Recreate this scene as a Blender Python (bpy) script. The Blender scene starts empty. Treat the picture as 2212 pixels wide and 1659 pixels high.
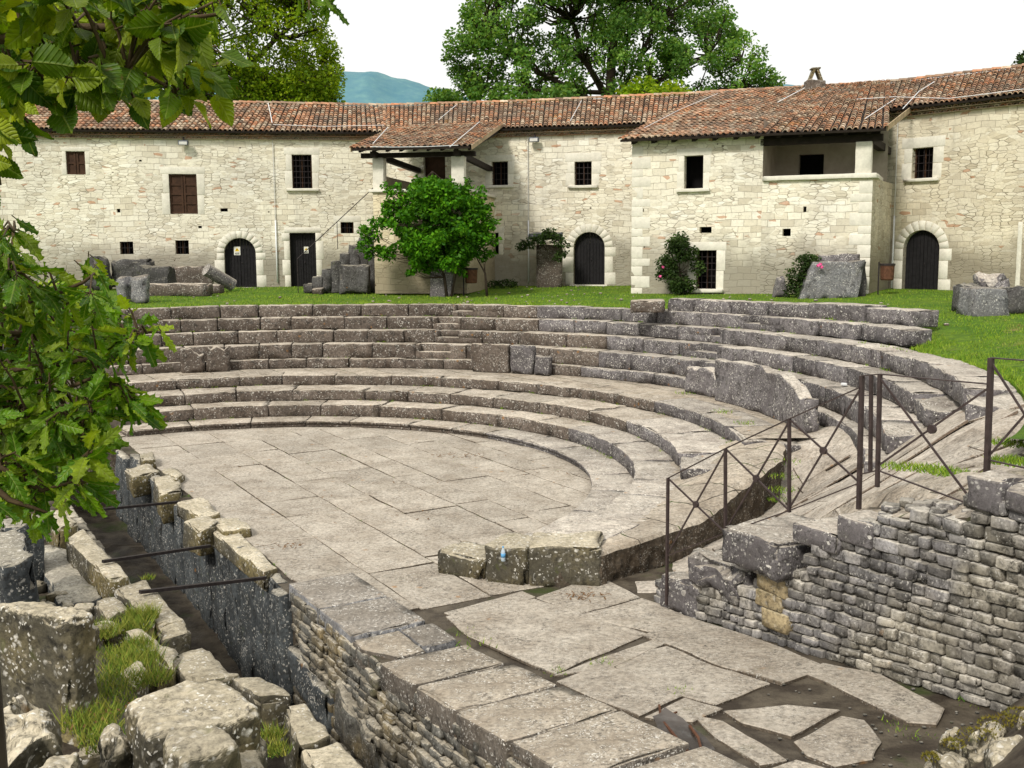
import bpy, math, random
from mathutils import Vector, Matrix, noise
random.seed(7)
S = bpy.context.scene
COL = S.collection
R = random.random
def U(a, b): return a + (b - a) * random.random()

# ------------------------------------------------------------------ camera model (metres; eye 5 m above the orchestra floor)
F = 4120.1 / 4000 * 2212
PITCH, ROLL, EYE = .1285, -.0068, 5.0
FW = Vector((0, math.cos(PITCH), -math.sin(PITCH)))
_u0 = Vector((0, math.sin(PITCH), math.cos(PITCH))); _r0 = Vector((1, 0, 0))
RT = _r0 * math.cos(ROLL) + _u0 * math.sin(ROLL)
UP = -_r0 * math.sin(ROLL) + _u0 * math.cos(ROLL)
def ray(u, v): return FW + RT * ((u - 1106) / F) + UP * ((829.5 - v) / F)
def gp(u, v, z=0.0):
    d = ray(u, v); t = (z - EYE) / d.z; return Vector((d.x * t, d.y * t, z))
def gy(u, v, y):
    d = ray(u, v); t = y / d.y; return Vector((d.x * t, y, EYE + d.z * t))
def pj(p):
    d = Vector(p) - Vector((0, 0, EYE)); w = d.dot(FW)
    return (1106 + F * d.dot(RT) / w, 829.5 - F * d.dot(UP) / w)
cam = bpy.data.cameras.new('camera'); co = bpy.data.objects.new('camera', cam); COL.objects.link(co)
cam.sensor_width = 36; cam.lens = 4120.1 / 4000 * 36; cam.clip_start = .05; cam.clip_end = 9000
m = Matrix((RT, UP, -FW)).transposed().to_4x4(); m.translation = (0, 0, EYE); co.matrix_world = m
S.camera = co

# ------------------------------------------------------------------ theatre frame
CX, CY = -5.914, 21.898
RR = [7.561, 8.434, 9.322, 10.594, 12.645, 12.922, 13.556, 14.136, 14.68]
ZZ = [0, .174, .512, .82, 1.111, 1.416, 1.879, 2.284, 2.681, 3.076]
def pol(r, a, z=0):
    a = math.radians(a); return Vector((CX + r * math.cos(a), CY + r * math.sin(a), z))
ET = Vector((.503, -.864, 0)); EN = Vector((.864, .503, 0)); S0 = Vector((-9.72, 26.03, 0))
def tn(t, n, z=0): return S0 + ET * t + EN * n + Vector((0, 0, z))
def to_tn(p): d = Vector(p) - S0; return (d.dot(ET), d.dot(EN))
def lerp_tab(tab, x):
    if x <= tab[0][0]: return tab[0][1]
    for (a, b), (c, d) in zip(tab, tab[1:]):
        if x <= c: return b + (d - b) * (x - a) / (c - a)
    return tab[-1][1]
def sm(a, b, x):
    x = max(0, min(1, (x - a) / (b - a))); return x * x * (3 - 2 * x)
def fbm(x, y, z=0, o=3):
    s = 0; a = 1
    for i in range(o): s += a * noise.noise(Vector((x, y, z))); x *= 2.1; y *= 2.1; z = z * 2.1 + 7; a *= .5
    return s

# ------------------------------------------------------------------ materials
class NT:
    def __init__(s, name):
        s.m = bpy.data.materials.new(name); s.m.use_nodes = True; s.t = s.m.node_tree
        s.b = s.t.nodes['Principled BSDF']; s.b.inputs['Roughness'].default_value = .9
        s.b.inputs['Specular IOR Level'].default_value = .2
        s.c = s.n('ShaderNodeTexCoord').outputs['Object']
    def n(s, t, **k):
        x = s.t.nodes.new(t)
        for a, b in k.items(): setattr(x, a, b)
        return x
    def l(s, a, b):
        if isinstance(a, (int, float)): b.default_value = a
        elif isinstance(a, tuple): b.default_value = a if len(a) == 4 else (*a, 1)
        else: s.t.links.new(a, b)
    def map(s, v=None, sc=(1, 1, 1), rot=(0, 0, 0)):
        x = s.n('ShaderNodeMapping'); s.l(v or s.c, x.inputs[0]); x.inputs['Scale'].default_value = sc; x.inputs['Rotation'].default_value = rot
        return x.outputs[0]
    def noise(s, sc, v=None, det=4, rough=.6, dist=0):
        x = s.n('ShaderNodeTexNoise'); s.l(v or s.c, x.inputs['Vector']); x.inputs['Scale'].default_value = sc
        x.inputs['Detail'].default_value = det; x.inputs['Roughness'].default_value = rough; x.inputs['Distortion'].default_value = dist
        return x.outputs['Fac']
    def vor(s, sc, v=None, f='F1', out='Distance', rnd=1):
        x = s.n('ShaderNodeTexVoronoi', feature=f); s.l(v or s.c, x.inputs['Vector']); x.inputs['Scale'].default_value = sc; x.inputs['Randomness'].default_value = rnd
        return x.outputs[out]
    def ramp(s, v, *st):
        x = s.n('ShaderNodeValToRGB'); s.l(v, x.inputs[0]); e = x.color_ramp.elements
        while len(e) < len(st): e.new(.5)
        for i, (p, c) in enumerate(st):
            e[i].position = p; e[i].color = (c, c, c, 1) if isinstance(c, (int, float)) else (*c, 1)
        return x.outputs[0]
    def mix(s, f, a, b, mode='MIX'):
        x = s.n('ShaderNodeMix', data_type='RGBA', blend_type=mode); s.l(f, x.inputs[0]); s.l(a, x.inputs[6]); s.l(b, x.inputs[7]); return x.outputs[2]
    def math(s, op, a, b=0):
        x = s.n('ShaderNodeMath', operation=op, use_clamp=False); s.l(a, x.inputs[0]); s.l(b, x.inputs[1]); return x.outputs[0]
    def nz(s):
        g = s.n('ShaderNodeNewGeometry'); x = s.n('ShaderNodeSeparateXYZ'); s.l(g.outputs['True Normal'], x.inputs[0]); return x.outputs[2]
    def island(s): return s.n('ShaderNodeNewGeometry').outputs['Random Per Island']
    def orand(s): return s.n('ShaderNodeObjectInfo').outputs['Random']
    def warp(s, v, sc, amt):
        x = s.n('ShaderNodeTexNoise'); s.l(v, x.inputs['Vector']); x.inputs['Scale'].default_value = sc
        a = s.n('ShaderNodeVectorMath', operation='MULTIPLY_ADD'); s.l(x.outputs['Color'], a.inputs[0]); a.inputs[1].default_value = (amt, amt, amt); s.l(v, a.inputs[2]); return a.outputs[0]
    def bump(s, h, st=.5, d=.02):
        x = s.n('ShaderNodeBump'); s.l(h, x.inputs['Height']); x.inputs['Strength'].default_value = st; x.inputs['Distance'].default_value = d
        s.l(x.outputs[0], s.b.inputs['Normal'])
    def out(s, c, r=None):
        s.l(c, s.b.inputs['Base Color'])
        if r is not None: s.l(r, s.b.inputs['Roughness'])
        return s.m

def stone_mat(name, top, side, dark, lich=.5, spot=9, rnd=.25, joints=None, tint=None, moss=.3, isl=False):
    """weathered limestone: pale worn top, weathered vertical faces with extra shade painted in, white lichen, black crust, moss"""
    n = NT(name)
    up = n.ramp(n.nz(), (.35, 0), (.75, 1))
    base = n.mix(up, side, top)  # sides darker than tops: weathering, plus shade contrast put into the colour
    if tint: base = n.mix(n.ramp(n.noise(.6), (.45, 0), (.6, .8)), base, n.mix(up, tint, top))
    big = n.noise(1.3, det=6, rough=.7)
    base = n.mix(n.ramp(big, (.35, .75), (.6, 0)), base, dark, 'MULTIPLY')
    f = n.noise(14, det=6, rough=.75)
    base = n.mix(1, base, n.ramp(f, (.3, .5), (.5, 1), (.75, 1.45)), 'MULTIPLY')
    o = n.island() if isl else n.orand()
    base = n.mix(1, base, n.ramp(o, (0, 1 - rnd), (1, 1 + rnd)), 'MULTIPLY')
    base = n.mix(n.math('MULTIPLY', n.ramp(n.noise(22, det=6, rough=.8), (.52, 0), (.60, 1)), n.ramp(n.noise(1.9, det=4), (.40, 0), (.62, .75))), base, (.035, .03, .026))
    # black crust in patches, mostly on the sides
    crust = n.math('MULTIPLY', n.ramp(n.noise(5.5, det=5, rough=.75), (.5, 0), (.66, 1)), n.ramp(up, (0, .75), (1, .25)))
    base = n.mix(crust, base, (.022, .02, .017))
    # lichen
    wv = n.warp(n.warp(n.c, 9, .10), 34, .035)
    v = n.vor(spot * 1.15, wv)
    mask = n.ramp(n.noise(2.2, det=3), (.42, 0), (.6, 1))
    l1 = n.math('MULTIPLY', n.math('MULTIPLY', n.ramp(v, (.16, 1), (.30, 0)), mask), n.ramp(n.noise(19, det=4, rough=.7), (.35, .2), (.55, 1)))
    v2 = n.vor(spot * 2.6, wv)
    l2 = n.math('MULTIPLY', n.ramp(v2, (.2, 1), (.32, 0)), n.ramp(n.noise(3.1, n.warp(n.c, 2, 1), det=3), (.45, 0), (.58, 1)))
    lt = n.math('MULTIPLY', n.math('MAXIMUM', l1, l2), lich)
    base = n.mix(lt, base, (.72, .69, .63))
    oc = n.math('MULTIPLY', n.ramp(n.vor(3.3, wv), (.1, 1), (.17, 0)), n.ramp(n.noise(.9), (.55, 0), (.62, .5)))
    base = n.mix(oc, base, (.33, .15, .03))
    if moss:
        mo = n.math('MULTIPLY', n.ramp(n.noise(2.7, n.warp(n.c, 3, .8), det=4), (.62, 0), (.7, 1)), moss)
        base = n.mix(mo, base, (.07, .085, .012))
    h = n.math('ADD', n.math('MULTIPLY', n.noise(26, det=5, rough=.7), .6), n.math('MULTIPLY', n.noise(6, det=4), 1.2))
    if joints:
        w, hgt = joints
        b = n.n('ShaderNodeTexBrick'); n.l(n.warp(n.map(rot=(0, 0, math.atan2(ET.y, ET.x) * -1)), 1.2, .05), b.inputs['Vector'])
        b.inputs['Scale'].default_value = 1; b.inputs['Brick Width'].default_value = w; b.inputs['Row Height'].default_value = hgt
        b.inputs['Mortar Size'].default_value = .014; b.inputs['Mortar Smooth'].default_value = .3; b.offset = .37; b.offset_frequency = 3
        b.inputs['Color1'].default_value = (.86, .86, .86, 1); b.inputs['Color2'].default_value = (1.1, 1.08, 1.05, 1); b.inputs['Mortar'].default_value = (1, 1, 1, 1)
        base = n.mix(1, base, b.outputs['Color'], 'MULTIPLY')
        jc = n.mix(n.ramp(n.noise(1.7), (.5, 0), (.6, 1)), (.035, .03, .022), (.05, .08, .012))
        jf = n.math('MULTIPLY', n.math('MULTIPLY', b.outputs['Fac'], up), n.ramp(n.noise(.8, det=3), (.34, .4), (.48, 1)))
        base = n.mix(jf, base, jc)
        h = n.math('SUBTRACT', h, n.math('MULTIPLY', jf, 2.5))
    n.bump(h, .75, .025)
    return n.out(base)

M = {}
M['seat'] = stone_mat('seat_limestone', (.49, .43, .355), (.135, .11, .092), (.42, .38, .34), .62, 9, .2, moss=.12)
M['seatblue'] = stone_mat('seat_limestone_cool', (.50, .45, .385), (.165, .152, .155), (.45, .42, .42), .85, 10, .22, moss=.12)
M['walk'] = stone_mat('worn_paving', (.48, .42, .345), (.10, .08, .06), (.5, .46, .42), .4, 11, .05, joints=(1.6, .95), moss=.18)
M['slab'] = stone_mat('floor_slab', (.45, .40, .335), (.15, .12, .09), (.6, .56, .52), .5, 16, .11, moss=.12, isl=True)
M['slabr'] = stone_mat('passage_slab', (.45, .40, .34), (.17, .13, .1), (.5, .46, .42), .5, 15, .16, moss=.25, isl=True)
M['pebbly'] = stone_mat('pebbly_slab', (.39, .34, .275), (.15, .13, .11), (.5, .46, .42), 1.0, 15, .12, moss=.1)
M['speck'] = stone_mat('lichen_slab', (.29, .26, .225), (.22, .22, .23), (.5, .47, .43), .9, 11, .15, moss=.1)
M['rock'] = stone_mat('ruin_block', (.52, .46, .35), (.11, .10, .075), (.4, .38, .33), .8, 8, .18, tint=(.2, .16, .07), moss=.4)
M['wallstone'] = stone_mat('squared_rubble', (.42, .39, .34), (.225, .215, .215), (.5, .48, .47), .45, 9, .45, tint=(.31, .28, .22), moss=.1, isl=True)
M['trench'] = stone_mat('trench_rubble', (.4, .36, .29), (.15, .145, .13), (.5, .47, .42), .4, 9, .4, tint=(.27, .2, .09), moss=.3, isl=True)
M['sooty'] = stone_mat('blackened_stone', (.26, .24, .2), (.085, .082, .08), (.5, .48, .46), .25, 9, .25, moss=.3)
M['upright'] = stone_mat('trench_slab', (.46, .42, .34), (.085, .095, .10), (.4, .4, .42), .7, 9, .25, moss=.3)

M['ochre'] = stone_mat('ochre_stone', (.48, .41, .27), (.38, .31, .19), (.6, .55, .5), .3, 9, .2)
def soil_mat():
    n = NT('dark_soil')
    c = n.mix(n.ramp(n.noise(2.5, det=6), (.4, 0), (.62, 1)), (.045, .035, .026), (.115, .095, .07))
    c = n.mix(n.ramp(n.noise(.9, n.warp(n.c, 3, .4), det=5), (.56, 0), (.66, .8)), c, (.04, .06, .012))
    n.bump(n.noise(20, det=6), .8, .03); return n.out(c, n.ramp(n.noise(1.2), (.4, .45), (.6, .95)))
M['soil'] = soil_mat()
def grass_mat(name='lawn_turf', k=1.0):
    n = NT(name)
    a = n.mix(n.ramp(n.noise(.55, det=5), (.35, 0), (.65, 1)), (.085 * k, .185 * k, .010), (.18 * k, .27 * k, .018))
    a = n.mix(n.ramp(n.noise(3.2, n.map(sc=(1, 1.6, 1)), det=6, rough=.75), (.42, .7), (.62, 0)), a, (.045, .10, .012))
    a = n.mix(n.ramp(n.noise(1.5, n.warp(n.c, 4, .3), det=5), (.64, 0), (.72, .8)), a, (.27, .22, .08))
    n.bump(n.noise(40, det=4), 1, .05); return n.out(a)
M['grass'] = grass_mat()
def blade_mat():
    n = NT('grass_blades')
    c = n.mix(n.island(), (.07, .18, .010), (.25, .33, .03)); c = n.mix(n.ramp(n.noise(1.5), (.6, 0), (.7, .8)), c, (.3, .25, .09))
    return n.out(c)
M['blade'] = blade_mat()
def dry_mat():
    n = NT('dry_grass'); return n.out(n.mix(n.island(), (.07, .17, .012), (.30, .28, .05)))
M['dry'] = dry_mat()
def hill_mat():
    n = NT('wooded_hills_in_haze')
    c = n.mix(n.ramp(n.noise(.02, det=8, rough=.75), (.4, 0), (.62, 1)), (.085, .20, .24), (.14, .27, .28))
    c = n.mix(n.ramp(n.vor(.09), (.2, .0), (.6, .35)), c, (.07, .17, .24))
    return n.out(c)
M['hill'] = hill_mat()

def masonry_mat(name, tint=(1, 1, 1), rough=1.0):
    """rubble walling: uneven courses of pale limestone with thin dark joints; UV in metres"""
    n = NT(name)
    uv = n.n('ShaderNodeUVMap').outputs[0]
    w = n.warp(uv, .7, .25 * rough); w = n.warp(w, 3.5, .05)
    vs = n.map(w, (2.8, 8.2, 1))
    cell = n.vor(1, vs, out='Color', rnd=.7); edge = n.vor(1, vs, 'DISTANCE_TO_EDGE', rnd=.7)
    b = n.n('ShaderNodeTexBrick'); n.l(w, b.inputs['Vector']); b.inputs['Scale'].default_value = 1; b.inputs['Brick Width'].default_value = .5; b.inputs['Row Height'].default_value = .25
    b.inputs['Mortar Size'].default_value = .009; b.inputs['Mortar Smooth'].default_value = .5; b.offset = .43; b.inputs['Color1'].default_value = (0, 0, 0, 1); b.inputs['Color2'].default_value = (1, 1, 1, 1); b.inputs['Mortar'].default_value = (.5, .5, .5, 1)
    bigm = n.ramp(n.noise(.42, n.map(uv, (1, 1.3, 1)), det=2), (.53, 0), (.55, 1))
    sepb = n.n('ShaderNodeSeparateColor'); n.l(n.mix(bigm, cell, b.outputs['Color']), sepb.inputs[0])
    k = sepb.outputs[0]
    col = n.ramp(k, (0, (.60, .55, .455)), (.25, (.75, .71, .62)), (.55, (.84, .805, .71)), (.8, (.71, .66, .555)), (1, (.88, .86, .79)))
    sc2 = n.n('ShaderNodeSeparateColor'); n.l(cell, sc2.inputs[0])
    col = n.mix(n.ramp(sc2.outputs[2], (.975, 0), (.98, .7)), col, (.5, .24, .13))
    ef = n.ramp(edge, (.0, 1), (.03, .7), (.07, 0))
    e = n.mix(bigm, ef, b.outputs['Fac'])
    e = n.math('MULTIPLY', e, n.mix(bigm, n.ramp(n.noise(1.3, uv, det=4, rough=.7), (.40, .10), (.60, 1)), n.ramp(n.noise(1.3, uv, det=4, rough=.7), (.3, .55), (.5, 1))))
    fine = n.noise(9, uv, det=6, rough=.75)
    col = n.mix(1, col, n.ramp(fine, (.25, .76), (.5, 1), (.8, 1.12)), 'MULTIPLY')
    col = n.mix(1, col, n.ramp(n.noise(.35, uv, det=5), (.3, (.80, .79, .77)), (.7, (1.08, 1.06, .98))), 'MULTIPLY')
    col = n.mix(n.math('MULTIPLY', e, .72), col, (.22, .17, .115))
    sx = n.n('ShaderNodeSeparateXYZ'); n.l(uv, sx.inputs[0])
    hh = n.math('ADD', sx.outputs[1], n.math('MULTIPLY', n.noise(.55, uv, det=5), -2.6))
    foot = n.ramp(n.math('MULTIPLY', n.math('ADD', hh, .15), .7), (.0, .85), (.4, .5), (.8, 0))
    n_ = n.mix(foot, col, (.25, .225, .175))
    strk = n.ramp(n.noise(1, n.map(uv, (1.3, .16, 1)), det=4), (.58, 0), (.75, .45))
    n_ = n.mix(strk, n_, (.36, .34, .28))
    hol = n.ramp(n.vor(1, n.map(uv, (1.1, 1.3, 1))), (.045, .85), (.055, 0))
    n_ = n.mix(hol, n_, (.08, .055, .035))
    n_ = n.mix(1, n_, (*tint, 1), 'MULTIPLY')
    n.bump(n.math('SUBTRACT', n.math('MULTIPLY', fine, .6), n.math('MULTIPLY', e, 1.2)), .6, .04)
    return n.out(n_)
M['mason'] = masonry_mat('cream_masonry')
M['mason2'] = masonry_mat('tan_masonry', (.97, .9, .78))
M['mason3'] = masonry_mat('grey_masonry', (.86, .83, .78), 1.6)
def plain(name, c, r=.8, var=.15, sc=6, metal=0, bump=.3):
    n = NT(name); n.b.inputs['Metallic'].default_value = metal
    n.bump(n.noise(sc * 4), bump, .01)
    return n.out(n.mix(1, c, n.ramp(n.noise(sc, det=5), (.3, 1 - var), (.7, 1 + var)), 'MULTIPLY'), r)
def dressed():
    n = NT('dressed_stone'); c = n.mix(n.noise(.9, det=5), (.64, .60, .50), (.80, .77, .68))
    c = n.mix(1, c, n.ramp(n.island(), (0, .93), (1, 1.03)), 'MULTIPLY'); c = n.mix(1, c, n.ramp(n.noise(7, det=5, rough=.7), (.3, .82), (.7, 1.06)), 'MULTIPLY')
    n.bump(n.noise(15, det=5), .5, .01); return n.out(c)
M['frame'] = dressed()
M['dwood'] = plain('dark_door_wood', (.012, .011, .012), .75, .4, 8)
M['bwood'] = plain('brown_shutter_wood', (.05, .024, .013), .7, .35, 5)
M['beam'] = plain('old_beam_wood', (.022, .016, .012), .8, .4, 4)
M['board'] = plain('verge_board', (.42, .32, .2), .8, .3, 4)
M['iron'] = plain('painted_iron', (.035, .028, .028), .5, .35, 12, .3)
M['ironp'] = plain('railing_iron', (.062, .045, .043), .5, .3, 12, .3)
M['rust'] = plain('rusty_iron', (.10, .045, .025), .8, .4, 12)
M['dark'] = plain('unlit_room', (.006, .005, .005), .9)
M['white'] = plain('white_cable', (.72, .73, .74), .6, .1)
M['pipe'] = plain('downpipe_grey', (.58, .57, .54), .6, .12)
M['sign'] = plain('sign_plate', (.75, .74, .66), .6, .05)
M['yellow'] = plain('sign_yellow', (.75, .5, .02), .6, .05)
M['black'] = plain('sign_black', (.01, .01, .01), .6)
M['lampm'] = plain('floodlight_metal', (.10, .11, .13), .5, .2)
M['plaster'] = plain('loggia_plaster', (.33, .28, .225), .95, .22, 1.5)
M['blue'] = plain('label_blue', (.12, .35, .62), .5)
def tile_mat():
    n = NT('roof_tile')
    i = n.island()
    c = n.ramp(i, (0, (.15, .10, .07)), (.12, (.27, .17, .11)), (.35, (.42, .25, .155)), (.55, (.52, .23, .12)), (.62, (.44, .34, .24)), (.8, (.55, .43, .31)), (.93, (.60, .30, .16)), (1, (.62, .52, .40)))
    c = n.mix(1, c, n.ramp(n.noise(9, det=5), (.3, .6), (.7, 1.25)), 'MULTIPLY')
    c = n.mix(n.ramp(n.noise(.55, det=4), (.45, 0), (.62, .55)), c, (.22, .18, .145))
    c = n.mix(n.ramp(n.noise(1.3, n.warp(n.c, 2, .5), det=5), (.62, 0), (.72, .7)), c, (.42, .22, .055))
    n.bump(n.noise(30), .5, .01)
    return n.out(c)
M['tile'] = tile_mat()
def leaf_mat(name, c1, c2, c3, trans=.35, patch=.3, rough=.5, pale=0):
    n = NT(name); n.b.inputs['Specular IOR Level'].default_value = .3 if pale else .12
    c = n.ramp(n.island(), (0, c1), (.5, c2), (1, c3))
    c = n.mix(n.ramp(n.noise(patch, det=2), (.38, .65), (.6, 0)), c, tuple(x * .45 for x in c1))
    n.l(c, n.b.inputs['Base Color']); n.b.inputs['Roughness'].default_value = rough
    if pale:
        uv = n.n('ShaderNodeUVMap').outputs[0]; sx = n.n('ShaderNodeSeparateXYZ'); n.l(uv, sx.inputs[0]); ay = n.math('ABSOLUTE', sx.outputs[1])
        vn = n.math('ABSOLUTE', n.math('SUBTRACT', n.math('FRACT', n.math('MULTIPLY', n.math('SUBTRACT', sx.outputs[0], n.math('MULTIPLY', ay, .7)), 7)), .5))
        ve = n.math('MAXIMUM', n.ramp(vn, (.0, .5), (.09, 0)), n.ramp(ay, (.012, 1), (.03, 0)))
        c = n.mix(n.math('MULTIPLY', ve, .55), c, (.34, .42, .10)); n.bump(n.math('SUBTRACT', n.ramp(vn, (0, 0), (.3, 1)), n.ramp(ay, (.0, 1), (.05, 0))), .5, .004)
        c = n.mix(1, c, n.ramp(n.noise(35, det=4), (.3, .7), (.7, 1.15)), 'MULTIPLY')
        c = n.mix(n.ramp(n.noise(60, det=2), (.68, 0), (.72, .6)), c, (.14, .09, .02))
        n.l(c, n.b.inputs['Base Color'])
    tr = n.n('ShaderNodeBsdfTranslucent'); n.l(n.mix(1, c, (1.3, 1.2, .5), 'MULTIPLY'), tr.inputs[0])
    mx = n.n('ShaderNodeMixShader'); mx.inputs[0].default_value = trans
    n.l(n.b.outputs[0], mx.inputs[1]); n.l(tr.outputs[0], mx.inputs[2]); n.l(mx.outputs[0], n.t.nodes['Material Output'].inputs[0])
    return n.m
M['oakleaf'] = leaf_mat('oak_leaf', (.07, .19, .006), (.20, .42, .012), (.50, .64, .04), .42, 1.6, .42, 1)
M['bigleaf'] = leaf_mat('broad_leaf', (.05, .13, .005), (.20, .34, .008), (.52, .62, .03), .42, 2.2, .5, 1)
M['crown'] = leaf_mat('crown_leaf', (.06, .16, .03), (.15, .31, .05), (.30, .46, .09), .4, .22)
M['crowny'] = leaf_mat('crown_leaf_yellowish', (.10, .20, .008), (.27, .42, .015), (.45, .55, .03), .45, .3)
M['bushl'] = leaf_mat('bush_leaf', (.03, .12, .006), (.07, .23, .008), (.15, .36, .015), .3, .9)
M['dull'] = leaf_mat('dull_leaf', (.025, .05, .012), (.045, .085, .02), (.08, .13, .03), .25, .8)
M['farleaf'] = leaf_mat('far_leaf', (.06, .11, .06), (.09, .15, .08), (.12, .19, .10), .3, .3)
M['bark'] = plain('bark', (.05, .036, .026), .95, .35, 5)
M['twig'] = plain('twig_bark', (.075, .05, .025), .8, .3, 30)
M['flower'] = plain('pink_petals', (.75, .12, .33), .6)
def moss_mat():
    n = NT('moss'); return n.out(n.mix(n.noise(9, det=4), (.16, .085, .015), (.13, .16, .02)))
M['moss'] = moss_mat()
def puddle():
    n = NT('rain_puddle'); n.b.inputs['Specular IOR Level'].default_value = .6
    n.bump(n.noise(3, det=3), .1, .01); return n.out(n.mix(n.ramp(n.noise(2.2, det=5), (.4, 0), (.6, 1)), (.045, .036, .03), (.10, .085, .075)), n.ramp(n.noise(2.6, det=6), (.40, .18), (.52, .85)))
M['puddle'] = puddle()
def film():
    n = NT('clear_plastic'); n.b.inputs['Alpha'].default_value = .6; return n.out((.6, .7, .78), .2)
M['plastic'] = film()

# ------------------------------------------------------------------ mesh tools
class MB:
    def __init__(s): s.v = []; s.f = []; s.uvl = []
    def add(s, vs, fs):
        o = len(s.v); s.v += [Vector(p) for p in vs]; s.f += [tuple(i + o for i in f) for f in fs]; return o
    def box(s, c, sx, sy, sz, ax=Vector((1, 0, 0)), ay=Vector((0, 1, 0)), az=Vector((0, 0, 1))):
        c = Vector(c); vs = [c + ax * (i * sx / 2) + ay * (j * sy / 2) + az * (k * sz / 2) for i in (-1, 1) for j in (-1, 1) for k in (-1, 1)]
        s.add(vs, [(0, 1, 3, 2), (4, 6, 7, 5), (0, 4, 5, 1), (2, 3, 7, 6), (0, 2, 6, 4), (1, 5, 7, 3)])
    def tube(s, pts, r, n=6, taper=None, caps=True):
        pts = [Vector(p) for p in pts]; rings = []
        for i, p in enumerate(pts):
            d = (pts[min(i + 1, len(pts) - 1)] - pts[max(i - 1, 0)])
            if d.length < 1e-6: d = Vector((0, 0, 1))
            d.normalize(); a = d.orthogonal() if abs(d.z) > .9 else d.cross(Vector((0, 0, 1))); a.normalize(); b = d.cross(a)
            rr = r if taper is None else r + (taper - r) * i / (len(pts) - 1)
            if isinstance(r, (list, tuple)): rr = r[i]
            rings.append([p + a * rr * math.cos(6.2832 * k / n) + b * rr * math.sin(6.2832 * k / n) for k in range(n)])
        o = len(s.v)
        for q in rings: s.v += q
        for i in range(len(pts) - 1):
            for k in range(n):
                s.f.append((o + i * n + k, o + i * n + (k + 1) % n, o + (i + 1) * n + (k + 1) % n, o + (i + 1) * n + k))
        if caps: s.f.append(tuple(o + k for k in range(n))[::-1]); s.f.append(tuple(o + (len(pts) - 1) * n + k for k in range(n)))
    def build(s, name, mat, parent=None, smooth=False, origin=None, uvs=None):
        me = bpy.data.meshes.new(name)
        if parent is not None:
            o = Vector(parent.location); pp = parent.parent
            while pp is not None: o += Vector(pp.location); pp = pp.parent
        elif origin is not None: o = Vector(origin)
        else: o = Vector((0, 0, 0))
        me.from_pydata([tuple(p - o) for p in s.v], [], s.f)
        if s.uvl:
            l = me.uv_layers.new(name='uv'); k = 0
            for f in s.f:
                for i in f: l.data[k].uv = s.uvl[i]; k += 1
        if uvs:
            l = me.uv_layers.new(name='uv'); k = 0
            for f in s.f:
                for i in f: l.data[k].uv = uvs(s.v[i]); k += 1
        if smooth: me.shade_smooth()
        me.materials.append(mat if not isinstance(mat, str) else M[mat])
        ob = bpy.data.objects.new(name, me); COL.objects.link(ob)
        if parent is not None: ob.parent = parent
        else: ob.location = o
        return ob
def tag(o, label=None, cat=None, group=None, kind=None):
    if label: o['label'] = label
    if cat: o['category'] = cat
    if group: o['group'] = group
    if kind: o['kind'] = kind
    return o
def empty(name, loc, label, cat, group=None):
    o = bpy.data.objects.new(name, None); COL.objects.link(o); o.location = loc; o.empty_display_size = .2
    o.matrix_world = Matrix.Translation(Vector(loc)); return tag(o, label, cat, group)

def rblock(mb, dims, mapf, rad=.03, amp=.012, seed=0, seg=.22, chip=.5, fr=2.2):
    """rounded, weathered box; mapf takes local (x,y,z) metres to world"""
    a, b, c = dims
    def lin(L):
        r = min(rad, L * .3); n = max(1, min(12, int(L / seg))); return [0, r] + [r + (L - 2 * r) * i / n for i in range(1, n)] + [L - r, L]
    X, Y, Z = lin(a), lin(b), lin(c); nx, ny, nz = len(X), len(Y), len(Z); idx = {}
    sv = Vector((seed * 3.17 % 91, seed * 7.31 % 83, seed * 1.73 % 77)); ctr = Vector((a / 2, b / 2, c / 2)); o = len(mb.v)
    def vid(i, j, k):
        if (i, j, k) in idx: return idx[(i, j, k)]
        p = Vector((X[i], Y[j], Z[k]))
        q0 = Vector((min(max(p.x, rad), a - rad) if a > 2 * rad else a / 2, min(max(p.y, rad), b - rad) if b > 2 * rad else b / 2, min(max(p.z, rad), c - rad) if c > 2 * rad else c / 2))
        d = p - q0
        nd = (abs(d.x) > 1e-5) + (abs(d.y) > 1e-5) + (abs(d.z) > 1e-5)
        if nd > 1:
            p = q0 + d.normalized() * rad
            ch = noise.noise(p * 3.1 + sv * 1.7)
            if ch > .12 and chip: p = p.lerp(ctr, min(.5, (ch - .12) * chip * rad * 14 / max(.2, ctr.length)))
        p = p + noise.noise_vector(p * fr + sv) * amp * 2 + noise.noise_vector(p * fr * 3.7 + sv) * amp
        idx[(i, j, k)] = len(mb.v); mb.v.append(Vector(mapf(p.x, p.y, p.z))); return idx[(i, j, k)]
    for i in range(nx - 1):
        for j in range(ny - 1):
            mb.f.append((vid(i, j, 0), vid(i, j + 1, 0), vid(i + 1, j + 1, 0), vid(i + 1, j, 0)))
            mb.f.append((vid(i, j, nz - 1), vid(i + 1, j, nz - 1), vid(i + 1, j + 1, nz - 1), vid(i, j + 1, nz - 1)))
    for i in range(nx - 1):
        for k in range(nz - 1):
            mb.f.append((vid(i, 0, k), vid(i + 1, 0, k), vid(i + 1, 0, k + 1), vid(i, 0, k + 1)))
            mb.f.append((vid(i, ny - 1, k), vid(i, ny - 1, k + 1), vid(i + 1, ny - 1, k + 1), vid(i + 1, ny - 1, k)))
    for j in range(ny - 1):
        for k in range(nz - 1):
            mb.f.append((vid(0, j, k), vid(0, j, k + 1), vid(0, j + 1, k + 1), vid(0, j + 1, k)))
            mb.f.append((vid(nx - 1, j, k), vid(nx - 1, j + 1, k), vid(nx - 1, j + 1, k + 1), vid(nx - 1, j, k + 1)))
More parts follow.
